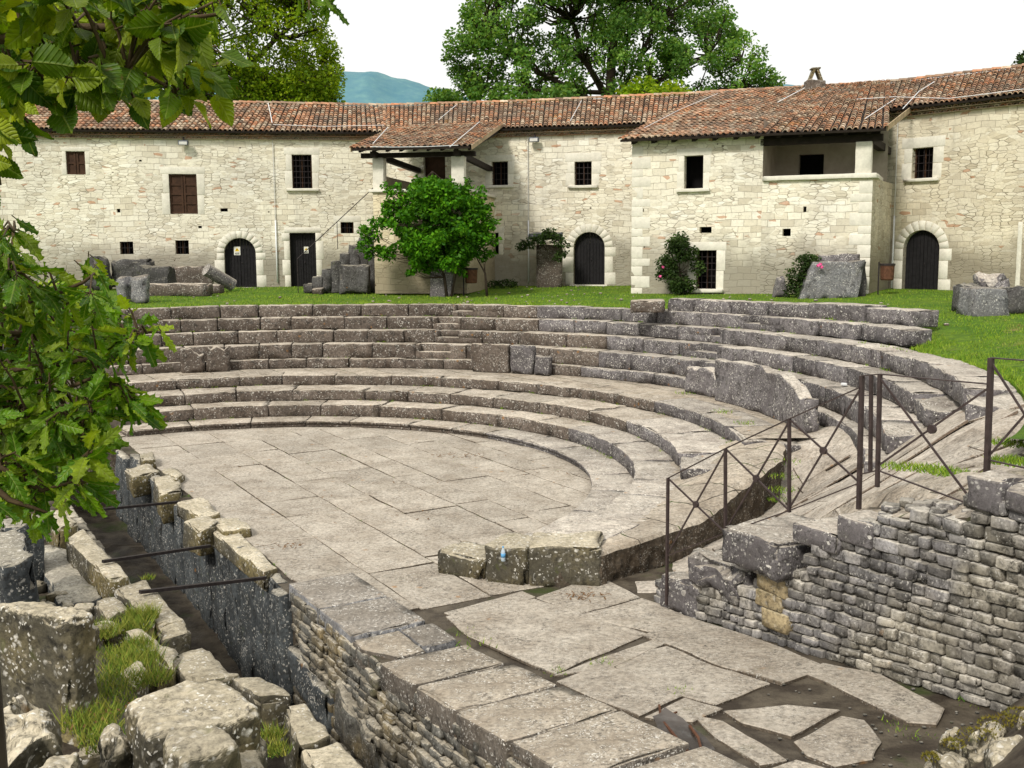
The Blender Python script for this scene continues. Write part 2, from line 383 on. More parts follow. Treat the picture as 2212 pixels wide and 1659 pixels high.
def quadblock(px, z, h, name, mat, label, cat='stone block', group=None, seed=1, rad=.05, amp=.03, seg=.14, lean=(0, 0), chip=.8, z4=None, taper=0):
    """free block: four corners of its top (far-left, far-right, near-right, near-left) given where they stand, height h"""
    zs = z4 or [z] * 4
    P = [gp(u, v, zz) for (u, v), zz in zip(px, zs)]
    a = ((P[1] - P[0]).length + (P[2] - P[3]).length) / 2; b = ((P[3] - P[0]).length + (P[2] - P[1]).length) / 2
    cen = (P[0] + P[1] + P[2] + P[3]) / 4
    def mp(x, y, zz):
        s = x / a; t = 1 - y / b; w = 1 - zz / h
        p = (P[0].lerp(P[1], s)).lerp(P[3].lerp(P[2], s), t)
        q = p.lerp(Vector((cen.x, cen.y, p.z)), taper * w)
        return q + Vector((lean[0] * w, lean[1] * w, -h * w))
    mb = MB(); rblock(mb, (a, b, h), mp, rad, amp, seed, seg, chip)
    o = mb.build(name, mat, smooth=True, origin=(cen.x, cen.y, z - h))
    if name in ('boulder', 'rock'):
        m1 = o.modifiers.new('smooth', 'SUBSURF'); m1.levels = m1.render_levels = 2
        tx_ = bpy.data.textures.new('pits', 'CLOUDS'); tx_.noise_scale = .09; tx_.noise_depth = 4
        m2 = o.modifiers.new('pits', 'DISPLACE'); m2.texture = tx_; m2.strength = .05; m2.mid_level = .5
    return tag(o, label, cat, group)

def heightmesh(mb, A, Bn, f, skirt=None):
    """grid f(i,j)->Vector ; optional skirt on the j-max side down to z"""
    o = len(mb.v)
    for i in range(A):
        for j in range(Bn): mb.v.append(f(i, j))
    for i in range(A - 1):
        for j in range(Bn - 1):
            mb.f.append((o + i * Bn + j, o + i * Bn + j + 1, o + (i + 1) * Bn + j + 1, o + (i + 1) * Bn + j))
# ------------------------------------------------------------------ SEATING
def rmod(k, a):
    r = RR[k]
    if k == 8: r += 1.0 * sm(32, 8, a) if False else (0 if a > 30 else (30 - a) / 22 * .55)
    return r
def a_at_u(r, z, u, lo=-60, hi=125):
    best = min(((abs(pj(pol(r, lo + i * .25, z))[0] - u) + (0 if i else 0)), lo + i * .25) for i in range(int((hi - lo) / .25)))
    return best[1]
stairs = {5: [(939, .55), (1496, .45)], 6: [(959, .5), (1526, .45)], 7: [(972, .5), (1558, .45)], 8: [(990, .5), (1612, .5)]}
TIER = [ # idx, a_start, a_end, depth, look
    (1, -43.5, 119, 1.05, 'lowest full seating tier, its near end broken off above the orchestra slabs'),
    (2, -12, 120, 1.4, 'second seating tier above the orchestra, chewed away at its right end'),
    (3, -5, 121, 1.1, 'third seating tier, bordering the wide walkway'),
    (4, -21, 122, .45, 'low footing step of small stones between the walkway and the upper seats'),
    (5, -18, 121, .8, 'tall first tier of the upper seats above the walkway'),
    (6, -17, 120, .75, 'second tier of the upper seats'),
    (7, -26, 119, .8, 'third tier of the upper seats, running farthest round to the right'),
    (8, 9, 118, .75, 'topmost continuous seating tier along the edge of the lawn')]
for k, a0, a1, dep, lab in TIER:
    z0, z1 = ZZ[k], ZZ[k + 1]; h = z1 - z0
    t = empty('seating_tier', pol(RR[k], 60, z0), 'curved stone ' + lab if not lab.startswith('low') else 'curved ' + lab, 'seating', 'tiers of curved stone seats')
    a = a0; i = 0
    nt = [(a_at_u(RR[k], z1, u, 5, 100), w) for u, w in stairs.get(k, [])]
    while a < a1 - .5:
        L = U(1.0, 1.9) * (1.0 if k > 3 else 1.25); da = math.degrees(L / RR[k]); e = min(a1, a + da)
        if a1 - e < 2.2: e = a1
        mid = (a + e) / 2; r0 = rmod(k, mid) + U(-.012, .012); zt = z1 + U(-.014, .012); A0 = a + .06; Lr = math.radians(e - a - .1) * r0
        dr = 0
        notch = None
        for (na, nw) in nt:
            wd = math.degrees(nw / RR[k])
            if a < na < e: notch = ((na - wd - A0) * math.radians(1) * r0, (na + wd - A0) * math.radians(1) * r0)
        endish = max(0, 1 - (a - a0) / 5) if k in (2, 3, 5, 6, 7) else 0
        def mp(x, y, z, A0=A0, r0=r0, notch=notch, h=zt - z0, k=k, endish=endish):
            ang = A0 + math.degrees(x / r0)
            if endish:
                w = max(0, fbm(x * 1.7, y * 2, k * 3.3) * .5 + .35) * endish
                z -= w * h * .6 if z > h * .5 else 0; y += w * .15
            return pol(r0 + y, ang, z0 + z)
        mb = MB()
        H_ = zt - z0; sd_ = k * 40 + i
        if notch:
            n0, n1 = max(.08, notch[0]), min(Lr - .08, notch[1]); hl = H_ * .48
            for (x0, x1, y0, y1, za, zb) in ((0, Lr, 0, dep, 0, hl), (0, n0, 0, dep, hl - .02, H_), (n1, Lr, 0, dep, hl - .02, H_), (n0 - .03, n1 + .03, .3, dep, hl - .02, H_)):
                rblock(mb, (x1 - x0, y1 - y0, zb - za), lambda x, y, z: mp(x0 + x, y0 + y, za + z), .014, .006, sd_, .17, .6)
        else: rblock(mb, (Lr, dep, H_), mp, U(.018, .035), .011, sd_, .17, 1.0)
        mat = 'seatblue' if (mid < 58 + 8 * math.sin(i) and k > 3) or mid < 22 else 'seat'
        o = mb.build('seat_block', mat, t, smooth=True)
        if notch: o['label'] = 'seat block with a small stair step cut into it'
        a = e; i += 1
mb = MB()
def ebf(i, j):
    a = -26 + 164 * i / 150; r = [8.7, 9.3, 9.6, 10.55, 10.8, 12.4, 12.7, 13.3, 13.9, 14.4, 14.7, 15.4, 16.8][j]
    z = [-.3, .3, .42, .7, .9, .98, 1.0, 1.5, 1.95, 2.35, 2.5, 2.55, 2.9][j]
    if a < 5 and 10.5 < r < 12.65: z = -.35
    if a < -5: z = min(z, -.3 + (z + .3) * sm(-40, -8, a)) if r < 12.5 else z - .15
    if r > 14.5: z = min(z, 2.4 + .55 * sm(5, 25, a)) if a < 26 else z
    return pol(r, a, z)
heightmesh(mb, 151, 13, ebf)
mb.f = [f[::-1] for f in mb.f]
tag(mb.build('earth_bank', 'soil', smooth=True), kind='structure')
# short extra row, right
t = empty('seating_tier', pol(15, 28, 3.05), 'short uppermost row of blocks standing on the lawn at the right', 'seating', 'tiers of curved stone seats')
rtab = [(8, 16.25), (12, 16.0), (26, 15.2), (44, 14.72)]
a = 12.5; i = 0
while a < 43.5:
    e = min(43.8, a + U(4.2, 7)); 
    if 43.8 - e < 2.5: e = 43.8
    hh = .42 + U(-.03, .03)
    def mp(x, y, z, a=a, e=e):
        ang = a + .12 + math.degrees(x / 15.3); return pol(lerp_tab(rtab, ang) + y, ang, 3.03 + z)
    mb = MB(); rblock(mb, (math.radians(e - a - .25) * 15.3, .7, hh), mp, .03, .014, 400 + i, .17, 1)
    mb.build('seat_block', 'seatblue', t, smooth=True); a = e; i += 1
# kerb round the orchestra
t = empty('orchestra_kerb', pol(RR[0], 60, 0), 'low moulded kerb and footway slabs curving round the orchestra floor', 'kerb')
a = -47.0; i = 0
while a < 126:
    e = min(126, a + U(9, 14))
    mb = MB()
    f0 = lambda x, y, z, a=a: pol(RR[0] + .06 + y, a + .1 + math.degrees(x / RR[0]), z)
    rblock(mb, (math.radians(e - a - .16) * RR[0], 1.0, .11), f0, .015, .004, i + 700, .2, .5)
    f1 = lambda x, y, z, a=a: pol(RR[0] + y, a + .1 + math.degrees(x / RR[0]), .10 + z)
    rblock(mb, (math.radians(e - a - .16) * RR[0], 1.05, .075), f1, .022, .005, i + 800, .2, .8)
    mb.build('kerb_block', 'seat' if a > 40 else 'seatblue', t, smooth=True); a = e; i += 1

# platform (worn treads merging at the near right end), walkway, ramp
EPOLY = [(-1.2, 15.75), (-.27, 15.45), (.39, 15.28), (1.27, 15.2), (2.4, 16.2), (3.05, 16.8), (3.95, 18.05), (5.05, 19.4), (5.35, 20.4), (5.78, 21.86), (6.9, 22.3)]
def edge_r(a):
    dx, dy = math.cos(math.radians(a)), math.sin(math.radians(a)); best = None
    for (x1, y1), (x2, y2) in zip(EPOLY, EPOLY[1:]):
        x1 -= CX; x2 -= CX; y1 -= CY; y2 -= CY; ex, ey = x2 - x1, y2 - y1; den = dx * ey - dy * ex
        if abs(den) < 1e-9: continue
        t = (x1 * ey - y1 * ex) / den; u = (x1 * dy - y1 * dx) / den
        if -.001 <= u <= 1.001 and t > 0: best = t if best is None else min(best, t)
    return best if best else (8.4 if a < -40 else 12.6)
ZE = [(-50, .50), (-41, .52), (-27, .60), (-20, .82), (-12.8, 1.08), (0, 1.105)]
mb = MB(); NA, NB = 220, 26
def pf(i, j):
    a = -47.5 + 50.5 * i / (NA - 1); e = edge_r(a) + .03 * fbm(a * .5, 3, 0); r0 = 8.95; s = j / (NB - 6)
    if j <= NB - 6:
        r = r0 + (e - r0) * s; zi = .505
        if a < -30: z = .505 + (lerp_tab(ZE, a) - .505) * s
        else: z = .505 + (lerp_tab(ZE, a) - .505) * sm(0.05, .85, s)
        z += .02 * fbm(a * .4, r * 1.5, 2) - .05 * sm(.96, 1, s) - .025
        return pol(r, a, z)
    w = (j - (NB - 6)) / 5; zt = lerp_tab(ZE, a) - .09
    return pol(e + .03 * w + .06 * fbm(a * .9, w * 3, 5) - .1 * w * (1 if a > -42 else 0), a, zt + (-.12 - zt) * w)
heightmesh(mb, NA, NB, pf)
# near end face of the platform
ef = [pf(0, j) for j in range(NB)]
o = mb.build('seating_platform', 'walk', smooth=False, origin=pol(9.5, -30, 0))
tag(o, 'worn sloping stone platform where the lower tiers run out at the near right', 'platform')
# end blocks (three stepped faces seen from the stage)
E0 = [pol(7.62, -51.5), pol(8.42, -49.5), pol(9.05, -47.5), Vector((1.31, 15.16, 0))]
def endblock(p0, p1, z, dep, label, seed):
    d = (p1 - p0); L = d.length; d.normalize(); nrm = Vector((-d.y, d.x, 0))
    if nrm.y < 0: nrm = -nrm
    mb = MB(); rblock(mb, (L, dep, z + .06), lambda x, y, zz: p0 + d * x + nrm * y + Vector((0, 0, zz - .06)), .045, .022, seed, .1, 1.2)
    tag(mb.build('broken_seat_end', 'rock', smooth=True, origin=(p0 + p1) / 2), label, 'stone block', 'broken ends of the seating')
endblock(E0[0], E0[1] , .33, .7, 'lowest broken stone at the near end of the seating', 901)
endblock(E0[1] + Vector((.02, .02, 0)), E0[2], .57, .75, 'middle broken seat end with a plastic bottle in its corner', 902)
endblock(E0[2] + Vector((.03, .04, 0)), E0[3], .585, .9, 'tallest and widest broken stone at the near corner of the seating', 903)

mb = MB()
def wf(i, j):
    a = -3.5 + 126.5 * i / 160; r = 10.75 + 1.95 * j / 8
    return pol(r, a, 1.111 - .004 + .012 * fbm(a * .3, r * 1.3, 9) - (.0 if j else .03))
heightmesh(mb, 161, 9, wf)
tag(mb.build('walkway', 'walk'), kind='structure')

WT0 = 16.05
def wall_t_at(u, zguess=1.0):
    best = min((abs(pj(tn(WT0 + i * .02, 4.3, zguess))[0] - u), WT0 + i * .02) for i in range(420)); return best[1]
def wp(t, n=0, z=0): return tn(t, 4.3 + n, z)
TOPU = [(1440, .42), (1482, .42), (1484, .55), (1600, .66), (1625, .72), (1640, 1.05), (1738, 1.12), (1742, 1.62), (1830, 1.72), (1832, 1.72), (1880, 1.98), (1882, 2.12), (1960, 2.2), (2080, 2.35), (2105, 2.42), (2108, 2.55), (2212, 2.68), (2400, 2.8), (2700, 2.9)]
TOPT = [(wall_t_at(u, z) - WT0, z) for u, z in TOPU]
TOPT = [(a + i * 1e-4, b) for i, (a, b) in enumerate(TOPT)]
CTRL = [(2.1, 14.3, 0), (1.36, 15.75, -.02), (0, 15, -.02), (3.1, 17.3, .05), (4.0, 18.0, .12), (5.05, 19.3, .28), (5.4, 20.4, .7), (5.8, 21.9, 1.09), (6.2, 20.5, 1.08), (6.36, 18.7, 1.1), (6.5, 22.5, 1.1), (2.9, 15.5, .12), (3.5, 15.9, .33), (4.3, 15.9, .72), (4.6, 17.0, .6), (5.2, 17.2, 1.0),
        (3.0, 13.5, 1.0), (3.9, 12.2, 2.0), (5.2, 14.5, 1.6), (5.2, 10.9, 2.55), (6.0, 17.1, 1.3), (6.7, 17.5, 1.78), (7.3, 17.4, 2.2), (6.9, 16.3, 2.2), (6.3, 16.3, 1.8), (6.9, 15.3, 2.5), (7.6, 15.2, 2.66), (7.2, 14.6, 2.62), (8.6, 16.2, 2.66), (6.5, 13, 2.35), (8, 13, 2.62), (9, 10, 2.66), (9.5, 20, 2.62), (6, 9, 2.66), (10, 14, 2.66), (12, 12, 2.68), (12, 18, 2.68), (9, 6, 2.68), (12, 6, 2.68)]
import numpy as np
def _tps():
    P = np.array([(a, b) for a, b, c in CTRL]); Zc = np.array([c for a, b, c in CTRL]); n = len(P)
    d = np.linalg.norm(P[:, None] - P[None], axis=2); K = np.where(d > 0, d * d * np.log(d + 1e-9), 0) + .12 * np.eye(n)
    Q = np.hstack([np.ones((n, 1)), P]); A_ = np.block([[K, Q], [Q.T, np.zeros((3, 3))]])
    return P, np.linalg.solve(A_, np.concatenate([Zc, np.zeros(3)]))
TP, TW = _tps()
def rampz(x, y):
    d = np.hypot(TP[:, 0] - x, TP[:, 1] - y); k = d * d * np.log(d + 1e-9)
    return max(-.05, float(k @ TW[:-3] + TW[-3] + TW[-2] * x + TW[-1] * y))
def rz(x, y):
    t_, n_ = to_tn((x, y, 0)); k = sm(4.7, 5.6, n_)
    z = rampz(x, y) if t_ < WT0 else (lerp_tab(TOPT, t_ - WT0) - .04) * (1 - k) + rampz(x, y) * k
    return z
def rok(x, y, mg=0):
    t_, n_ = to_tn((x, y, 0)); r = math.hypot(x - CX, y - CY); a = math.degrees(math.atan2(y - CY, x - CX))
    if t_ > 15.9 and n_ < 4.62 + mg: return False
    if t_ <= 15.9 and n_ < 4.2 + mg: return False
    if a > -15 and r > 12.66: return False
    if -27 < a <= -15 and r > 12.75 and r < 14.9 and a > -21: return False
    if a > 1 and r > 11: return False
    if r > 15.0 and a > -30: return False
    return r > edge_r(a) + .06 + mg
rnd = random.Random(5)
def slabquad(mb, c, g=.011, dz=None, tilt=.004):
    """slab polygon with chamfered rim"""
    dz = rnd.uniform(-.009, .009) if dz is None else dz
    cen = sum(c, Vector()) / len(c); tx, ty = rnd.uniform(-tilt, tilt), rnd.uniform(-tilt, tilt)
    n = len(c); o = len(mb.v); rings = []
    for ins, z in ((g, -.04), (g, -.010), (g + .010, 0)):
        ring = []
        for p in c:
            d = (cen - p); L = max(.01, d.length); q = p + d / L * min(L * .4, ins * 1.35)
            ring.append(Vector((q.x, q.y, p.z + dz + z + tx * (q.x - cen.x) + ty * (q.y - cen.y))))
        mb.v += ring
    for r in range(2):
        for k in range(n): mb.f.append((o + r * n + k, o + r * n + (k + 1) % n, o + (r + 1) * n + (k + 1) % n, o + (r + 1) * n + k))
    mb.f.append(tuple(o + 2 * n + k for k in range(n)))
def orient(c):
    s = sum(c[i].x * c[(i + 1) % len(c)].y - c[(i + 1) % len(c)].x * c[i].y for i in range(len(c)))
    return c if s > 0 else c[::-1]
def subdiv_poly(c, k=4, amp=.012):
    out = []
    for i, p in enumerate(c):
        q = c[(i + 1) % len(c)]
        for s in range(k):
            x = p.lerp(q, s / k); nn = noise.noise_vector(x * 2.3) * amp; out.append(x + Vector((nn.x, nn.y, 0)))
    return out
mb = MB(); st = .2; NX, NY = 62, 92; idx = {}
for i in range(NX):
    for j in range(NY):
        x = .9 + i * st; y = 5.5 + j * st; t_, n_ = to_tn((x, y, 0)); r = math.hypot(x - CX, y - CY); a = math.degrees(math.atan2(y - CY, x - CX))
        if t_ > 15.9 and n_ < 4.62: continue
        if t_ <= 15.9 and n_ < 3.5: continue
        if a > -15 and r > 13.0: continue
        if a > 1 and r > 11: continue
        if r < edge_r(a) - .35: continue
        idx[(i, j)] = len(mb.v); mb.v.append(Vector((x, y, (rampz(x, y) if t_ < WT0 else (lerp_tab(TOPT, t_ - WT0) - .04) * (1 - sm(4.7, 5.6, n_)) + rampz(x, y) * sm(4.7, 5.6, n_)) + .012 * fbm(x * 1.5, y * 1.5, 4) - (.09 * (1 - sm(4.1, 4.9, n_)) if t_ < 16 else 0))))
for (i, j) in list(idx):
    q = [(i, j), (i + 1, j), (i + 1, j + 1), (i, j + 1)]
    if all(k in idx for k in q): mb.f.append(tuple(idx[k] for k in q))
for p_ in mb.v: p_.z -= .05
tag(mb.build('side_passage', 'slabr', smooth=True), kind='structure')
mb = MB(); y = 5.6
while y < 23.4:
    w_ = rnd.uniform(.42, .72); x = .9 + rnd.uniform(0, .8)
    while x < 12:
        l_ = rnd.uniform(.8, 1.9)
        for (xa, xb) in ((x, x + l_), (x, x + l_ * .5), (x + l_ * .5, x + l_)):
            ok_ = all(rok(a_, b_) for a_ in (xa, (xa + xb) / 2, xb) for b_ in (y, y + w_))
            if ok_:
                c_ = [V3(xa, y), V3(xb, y + .05), V3(xb, y + w_ + .05), V3(xa, y + w_)] if False else [Vector((a_, b_, rz(a_, b_) + .012)) for a_, b_ in ((xa, y), (xb, y), (xb, y + w_), (xa, y + w_))]
                slabquad(mb, subdiv_poly(c_, 6, .02), rnd.choice([.006, .01, .014]), rnd.uniform(-.008, .01), .003)
                if xb - xa > l_ * .9: break
        x += l_
    y += w_
tag(mb.build('passage_paving', 'slabr', smooth=False), kind='structure')

# upright parapet slabs on the walkway
def parapet(a0, a1, h, thick, label, seed, ragged=.0, r=12.25):
    mb = MB(); L = math.radians(a1 - a0) * r
    def mp(x, y, z):
        s = x / L
        if z > h * .3: z = h * .3 + (z - h * .3) * (1 - ragged * max(0, .25 + .9 * fbm(s * 3.1 + seed, seed * .7, 0) + (.8 * max(0, (.25 - s) / .25)) * (1 if ragged > .3 else 0)))
        return pol(r + y, a0 + math.degrees(x / r), 1.10 + z)
    rblock(mb, (L, thick, h), mp, .05, .02, seed, .1, 1)
    tag(mb.build('parapet_slab', 'seatblue' if a0 < 60 else 'seat', smooth=True, origin=pol(r, (a0 + a1) / 2, 1.1)), label, 'stone slab', 'parapet slabs standing on the walkway')
aL = lambda u: a_at_u(12.3, 1.11, u, -10, 122)
parapet(aL(445), aL(392), .8, .3, 'lichen mottled stump of parapet at the far left of the walkway', 11, .45)
parapet(aL(497), aL(447), .85, .3, 'lumpy pale stump of parapet beside the one farthest left', 12, .4)
parapet(aL(1100), aL(1017), .92, .28, 'large smooth upright slab in the middle of the walkway', 13, .04)
parapet(aL(1152), aL(1102), .90, .26, 'upright slab to the right of the large smooth one, same height', 14, .08)
parapet(aL(1186), aL(1156), .62, .26, 'short squat stone ending the middle group of slabs', 15, .1)
parapet(aL(1560), aL(1482), .75, .3, 'low ragged slab at the upper end of the right parapet', 16, .4)
parapet(-1, aL(1562), 1.15, .3, 'long jagged parapet slab broken off toward the railing', 17, .5, 12.0)

# loose block behind the seats
quadblock([(1363, 647), (1435, 646), (1436, 649), (1362, 650)], 3.42, .36, 'stone_block', 'seat', 'squared block with a chipped foot lying on the lawn edge behind the seats', seed=21, amp=.012)

# ------------------------------------------------------------------ FLOOR
def floorz(t, n=0): return max(0.0, (t - 16.3)) * .1
mb = MB()   # dark bed under the slabs
for i in range(60):
    for j in range(36):
        pass
def bedf(i, j):
    t = -9 + 33 * i / 66; n = -.0 + 13.6 * j / 27; return tn(t, n, floorz(t) - .032)
n0 = .25; bandn = []
while n0 < 13.4:
    w = rnd.uniform(.75, 1.15); bandn.append((n0, min(13.4, n0 + w))); n0 += w
for (a, b) in bandn:
    t = -8 + rnd.uniform(0, 1)
    while t < 15.9:
        L = rnd.uniform(1.1, 2.3) if t < 12 else rnd.uniform(1.3, 2.6); e = t + L
        if e > 13.7: e = 14.42
        if t > 14.3: break
        cc = tn((t + e) / 2, (a + b) / 2); rr = math.hypot(cc.x - CX, cc.y - CY)
        if rr > 8.6 and t < 12.8: t = e; continue
        if t > 12.6 and b < 1.3 : break
        s = rnd.uniform(-.05, .05)
        c = [tn(t, a, floorz(t)), tn(e, a + s * .3, floorz(e)), tn(e + s, b, floorz(e)), tn(t + s, b, floorz(t))]
        slabquad(mb, orient(subdiv_poly(c, 9, .022)), rnd.choice([.005, .008, .011, .016]), rnd.uniform(-.010, .010), .004)
        t = e
tag(mb.build('orchestra_floor', 'slab', smooth=False), kind='structure')
mb = MB(); heightmesh(mb, 67, 28, bedf)
# leave the wall side open beyond
mb2 = MB()
mb2.v = mb.v; mb2.f = [f for f in mb.f if not (to_tn(sum((mb.v[i] for i in f), Vector()) / 4)[0] > 16.3 and to_tn(sum((mb.v[i] for i in f), Vector()) / 4)[1] > 5)]
tag(mb2.build('soil_bed', 'soil', smooth=True), kind='structure')
# big flagstones of the near right pavement, outlines as they lie (pixel corners -> floor)
FL = [
 [(1160,1290),(1290,1240),(1385,1290),(1250,1325)], [(1250,1328),(1388,1292),(1462,1318),(1500,1345),(1400,1365)],
 [(965,1330),(1155,1292),(1395,1368),(1195,1452),(1010,1372)], [(1198,1456),(1395,1385),(1520,1345),(1480,1372),(1440,1388),(1330,1440)],
 [(1390,1372),(1480,1330),(1640,1380),(1785,1440),(1690,1475),(1560,1440),(1440,1390)],
 [(1310,1425),(1440,1395),(1560,1442),(1665,1475),(1545,1520),(1400,1480)], [(1200,1470),(1305,1432),(1475,1500),(1378,1545),(1290,1510)],
 [(1480,1505),(1560,1530),(1500,1560),(1390,1548)],
 [(1780,1432),(1900,1455),(2040,1530),(2020,1565),(1960,1560),(1860,1510),(1740,1455)],
 [(1560,1535),(1700,1522),(1815,1532),(1770,1560),(1710,1590),(1600,1560)],
 [(1500,1545),(1560,1555),(1640,1600),(1700,1640),(1640,1650),(1540,1590)],
 [(1715,1600),(1820,1545),(1870,1555),(1905,1600),(1890,1640),(1800,1655),(1740,1630)],
 [(1640,1665),(1720,1640),(1850,1680),(1780,1760),(1600,1740)], [(1480,1665),(1600,1660),(1640,1720),(1540,1760)],
 [(1860,1700),(1960,1680),(2040,1740),(1900,1790)],
 [(1130,1275),(1160,1288),(1010,1340),(960,1322)],
]
mb = MB()
for q in FL:
    c = []
    for (u, v) in q:
        z = .02
        for _ in range(6): p = gp(u, v, z); z = floorz(*to_tn(p)) + .004
        c.append(p)
    cen = sum(c, Vector()) / len(c); c = [cen + (p - cen) * 1.022 for p in c]
    c = subdiv_poly(orient(c), 9, .028); slabquad(mb, c, .010, rnd.uniform(-.006, .006), .002)
tag(mb.build('paving', 'slab', smooth=False), kind='structure')
# rain puddle
def fp(u, v, dz=0):
    z = 0
    for _ in range(6): p = gp(u, v, z); z = floorz(*to_tn(p)) + dz
    return p
mb = MB(); c = subdiv_poly(orient([fp(u, v, -.03) for u, v in [(1400, 1562), (1440, 1545), (1480, 1565), (1520, 1600), (1570, 1650), (1540, 1680), (1470, 1640)]]), 12, .10)
zz = sum(p.z for p in c) / len(c) + .028
mb.add([Vector((p.x, p.y, zz)) for p in c], [tuple(range(len(c)))])
tag(mb.build('puddle', 'puddle'), kind='structure')

# ------------------------------------------------------------------ TRENCH
TD = -2.15
mb = MB()
def trf(i, j): return tn(-12 + 34 * i / 60, -2.1 + 2.2 * j / 6, TD + .3 * sm(14, 8, -8 + 30 * i / 60) + .12 * fbm(i * .4, j * .6, 1))
heightmesh(mb, 61, 7, trf); tag(mb.build('trench_bottom', 'soil', smooth=True), kind='structure')
# upright slabs lining the far part of the right side
t = -1.0; i = 0
UPL = ['thin', 'broad', 'bluish', 'streaked', 'dark', 'leaning', 'tall', 'weathered', 'mottled', 'stained', 'cracked', 'rough']
us = empty('trench_lining', tn(6, 0, TD), 'row of upright grey slabs lining the orchestra side of the trench', 'slab wall')
while t < 12.6:
    L = U(.7, 1.25); e = min(t + L, 12.75); top = U(-.16, .07)
    mb = MB()
    rblock(mb, (e - t - .05, .22, top - TD + .1), lambda x, y, z, t=t, k=U(-.06, .04): tn(t + x, -.12 + y + k * (1 - z), TD - .1 + z), .04, .025, 1000 + i, .14, 1.2)
    mb.build('lining_slab', 'upright', us, smooth=True)
    t = e; i += 1
# rubble face in the near part
def stones(mb, L, H, mapf, course=(.1, .15), length=(.16, .4), depth=.16, top=lambda x: 9, bottom=lambda x: -9, rs=random.Random(3), rad=.022, prot=.02):
    z = 0; k = 0
    while z < H:
        h = rs.uniform(*course); x = -rs.uniform(0, .2)
        while x < L:
            l = rs.uniform(*length)
            if rs.random() < .12: l *= .55
            xc = x + l / 2
            hh = h
            if z + hh * .6 < top(xc) and z + hh > bottom(xc):
                pr = rs.uniform(-prot, prot); g = rs.uniform(.012, .024); tw = rs.uniform(-.012, .012)
                rblock(mb, (l - g, depth, hh - g), lambda a, b, c, x=x, z=z, pr=pr, tw=tw, l=l: mapf(x + a, b - pr, z + c + tw * a / l + .03 * noise.noise(Vector((x * .8, z, 3)))), min(rad, hh * .3), .009, 2000 + k, .11, .8, 5)
            x += l; k += 1
        z += h
mb = MB()
stones(mb, 8.6, 2.2, lambda a, b, c: tn(12.9 + a, -.02 + b, TD - .05 + c + floorz(12.9 + a) * .6), (.11, .2), (.18, .5), .2, rs=random.Random(11), rad=.03, prot=.035)
rw = empty('trench_wall', tn(17, 0, TD), 'rubble retaining wall of yellowish and grey stones below the kerb slabs', 'wall')
mb.build('stonework', 'trench', rw, smooth=True)
mb = MB(); mb.box(tn(17.2, .3, TD / 2 + .0), 9.2, .5, -TD + .1, ET, EN); mb.build('core', 'soil', rw)
mb = MB(); rblock(mb, (1.6, .25, .6), lambda x, y, z: tn(12.9 + x, -.1 + y, -1.35 + z - .1 * x), .06, .03, 77, .14, 1); mb.build('large_block', 'upright', rw, smooth=True)
mb = MB(); rblock(mb, (1.5, .22, .62), lambda x, y, z: tn(14.75 + x, -.1 + y, -1.22 + z - .2 * x), .07, .03, 78, .14, 1); mb.build('large_block', 'trench', rw, smooth=True)
# kerb slabs along the trench edge
KS = [(12.75, 14.05, 0, 1.02, .13, 'speckled grey kerb slab farthest up the trench edge, first of the pair'), (14.07, 15.25, 0, 1.04, .135, 'speckled grey kerb slab with its clean corner over the trench wall'),
      (15.3, 16.15, -.02, .62, .10, 'pebbly pale kerb slab with a broken triangular corner'), (15.3, 16.0, .64, 1.12, .11, 'small dark speckled slab set behind the broken cornered one'), (16.17, 17.15, -.02, 1.16, .10, 'long pale slab with bright pebble inclusions next to the broken cornered one'),
      (17.18, 18.15, -.01, 1.25, .09, 'wide pebbly slab midway along the near trench edge'), (18.18, 19.2, -.03, 1.3, .09, 'worn pale slab lying third from the picture bottom edge'),
      (19.23, 20.3, .02, 1.3, .10, 'bright pebble studded slab with a step cut in its near end'), (20.36, 21.8, .06, 1.4, .07, 'pebbly slab at the bottom edge beside the puddle')]
for i, (a, b, n0_, n1_, z, lab) in enumerate(KS):
    mb = MB(); zz = lambda t_: floorz(t_) + z
    th = .27 if i < 3 else .33
    def mp(x, y, h, a=a, b=b, n0_=n0_, z=z, th=th, i=i):
        if i == 2 and x > .35 and y < .3: y = max(y, (x - .35) * .55)
        return tn(a + x, n0_ + y, floorz(a + x) + z - th + h)
    rblock(mb, (b - a - .02, n1_ - n0_, th), mp, .022, .008, 1200 + i, .16, .9)
    tag(mb.build('kerb_slab', 'speck' if i in (0, 1, 3) else 'pebbly', smooth=True, origin=tn((a + b) / 2, .5, floorz(a))), lab, 'paving slab', 'kerb slabs beside the trench')
# displaced stones on the far part of that edge
for i, (px, z, h, lab) in enumerate([
    ([(300, 980), (330, 975), (337, 990), (310, 995)], .22, .25, 'small squared stone on the orchestra edge near the far end of the trench'),
    ([(348, 1015), (372, 1008), (400, 1022), (380, 1035)], .16, .2, 'low wedge shaped stone lying on the orchestra floor near the trench'),
    ([(380, 1085), (440, 1072), (475, 1105), (430, 1118)], .14, .3, 'flat pale capping stone beside the second bar'),
    ([(395, 1125), (448, 1108), (478, 1130), (428, 1145)], .18, .5, 'pale square topped stone standing proud of the trench lining'),
    ([(450, 1120), (520, 1115), (545, 1140), (480, 1150)], .16, .25, 'dark chunky stone resting on the orchestra floor behind the lining'),
    ([(455, 1145), (500, 1135), (600, 1225), (570, 1240)], .08, .3, 'long narrow worn capping along the trench edge'),
    ([(330, 1030), (385, 1022), (392, 1060), (345, 1070)], .12, .6, 'thick upright stone in the trench lining near the leaves'),
    ([(270, 1010), (320, 1000), (345, 1015), (285, 1030)], .15, .5, 'broken stone just right of the oak leaves by the trench')]):
    quadblock(px, z, h, 'stone_block', 'rock', lab, seed=30 + i, rad=.04, amp=.022)
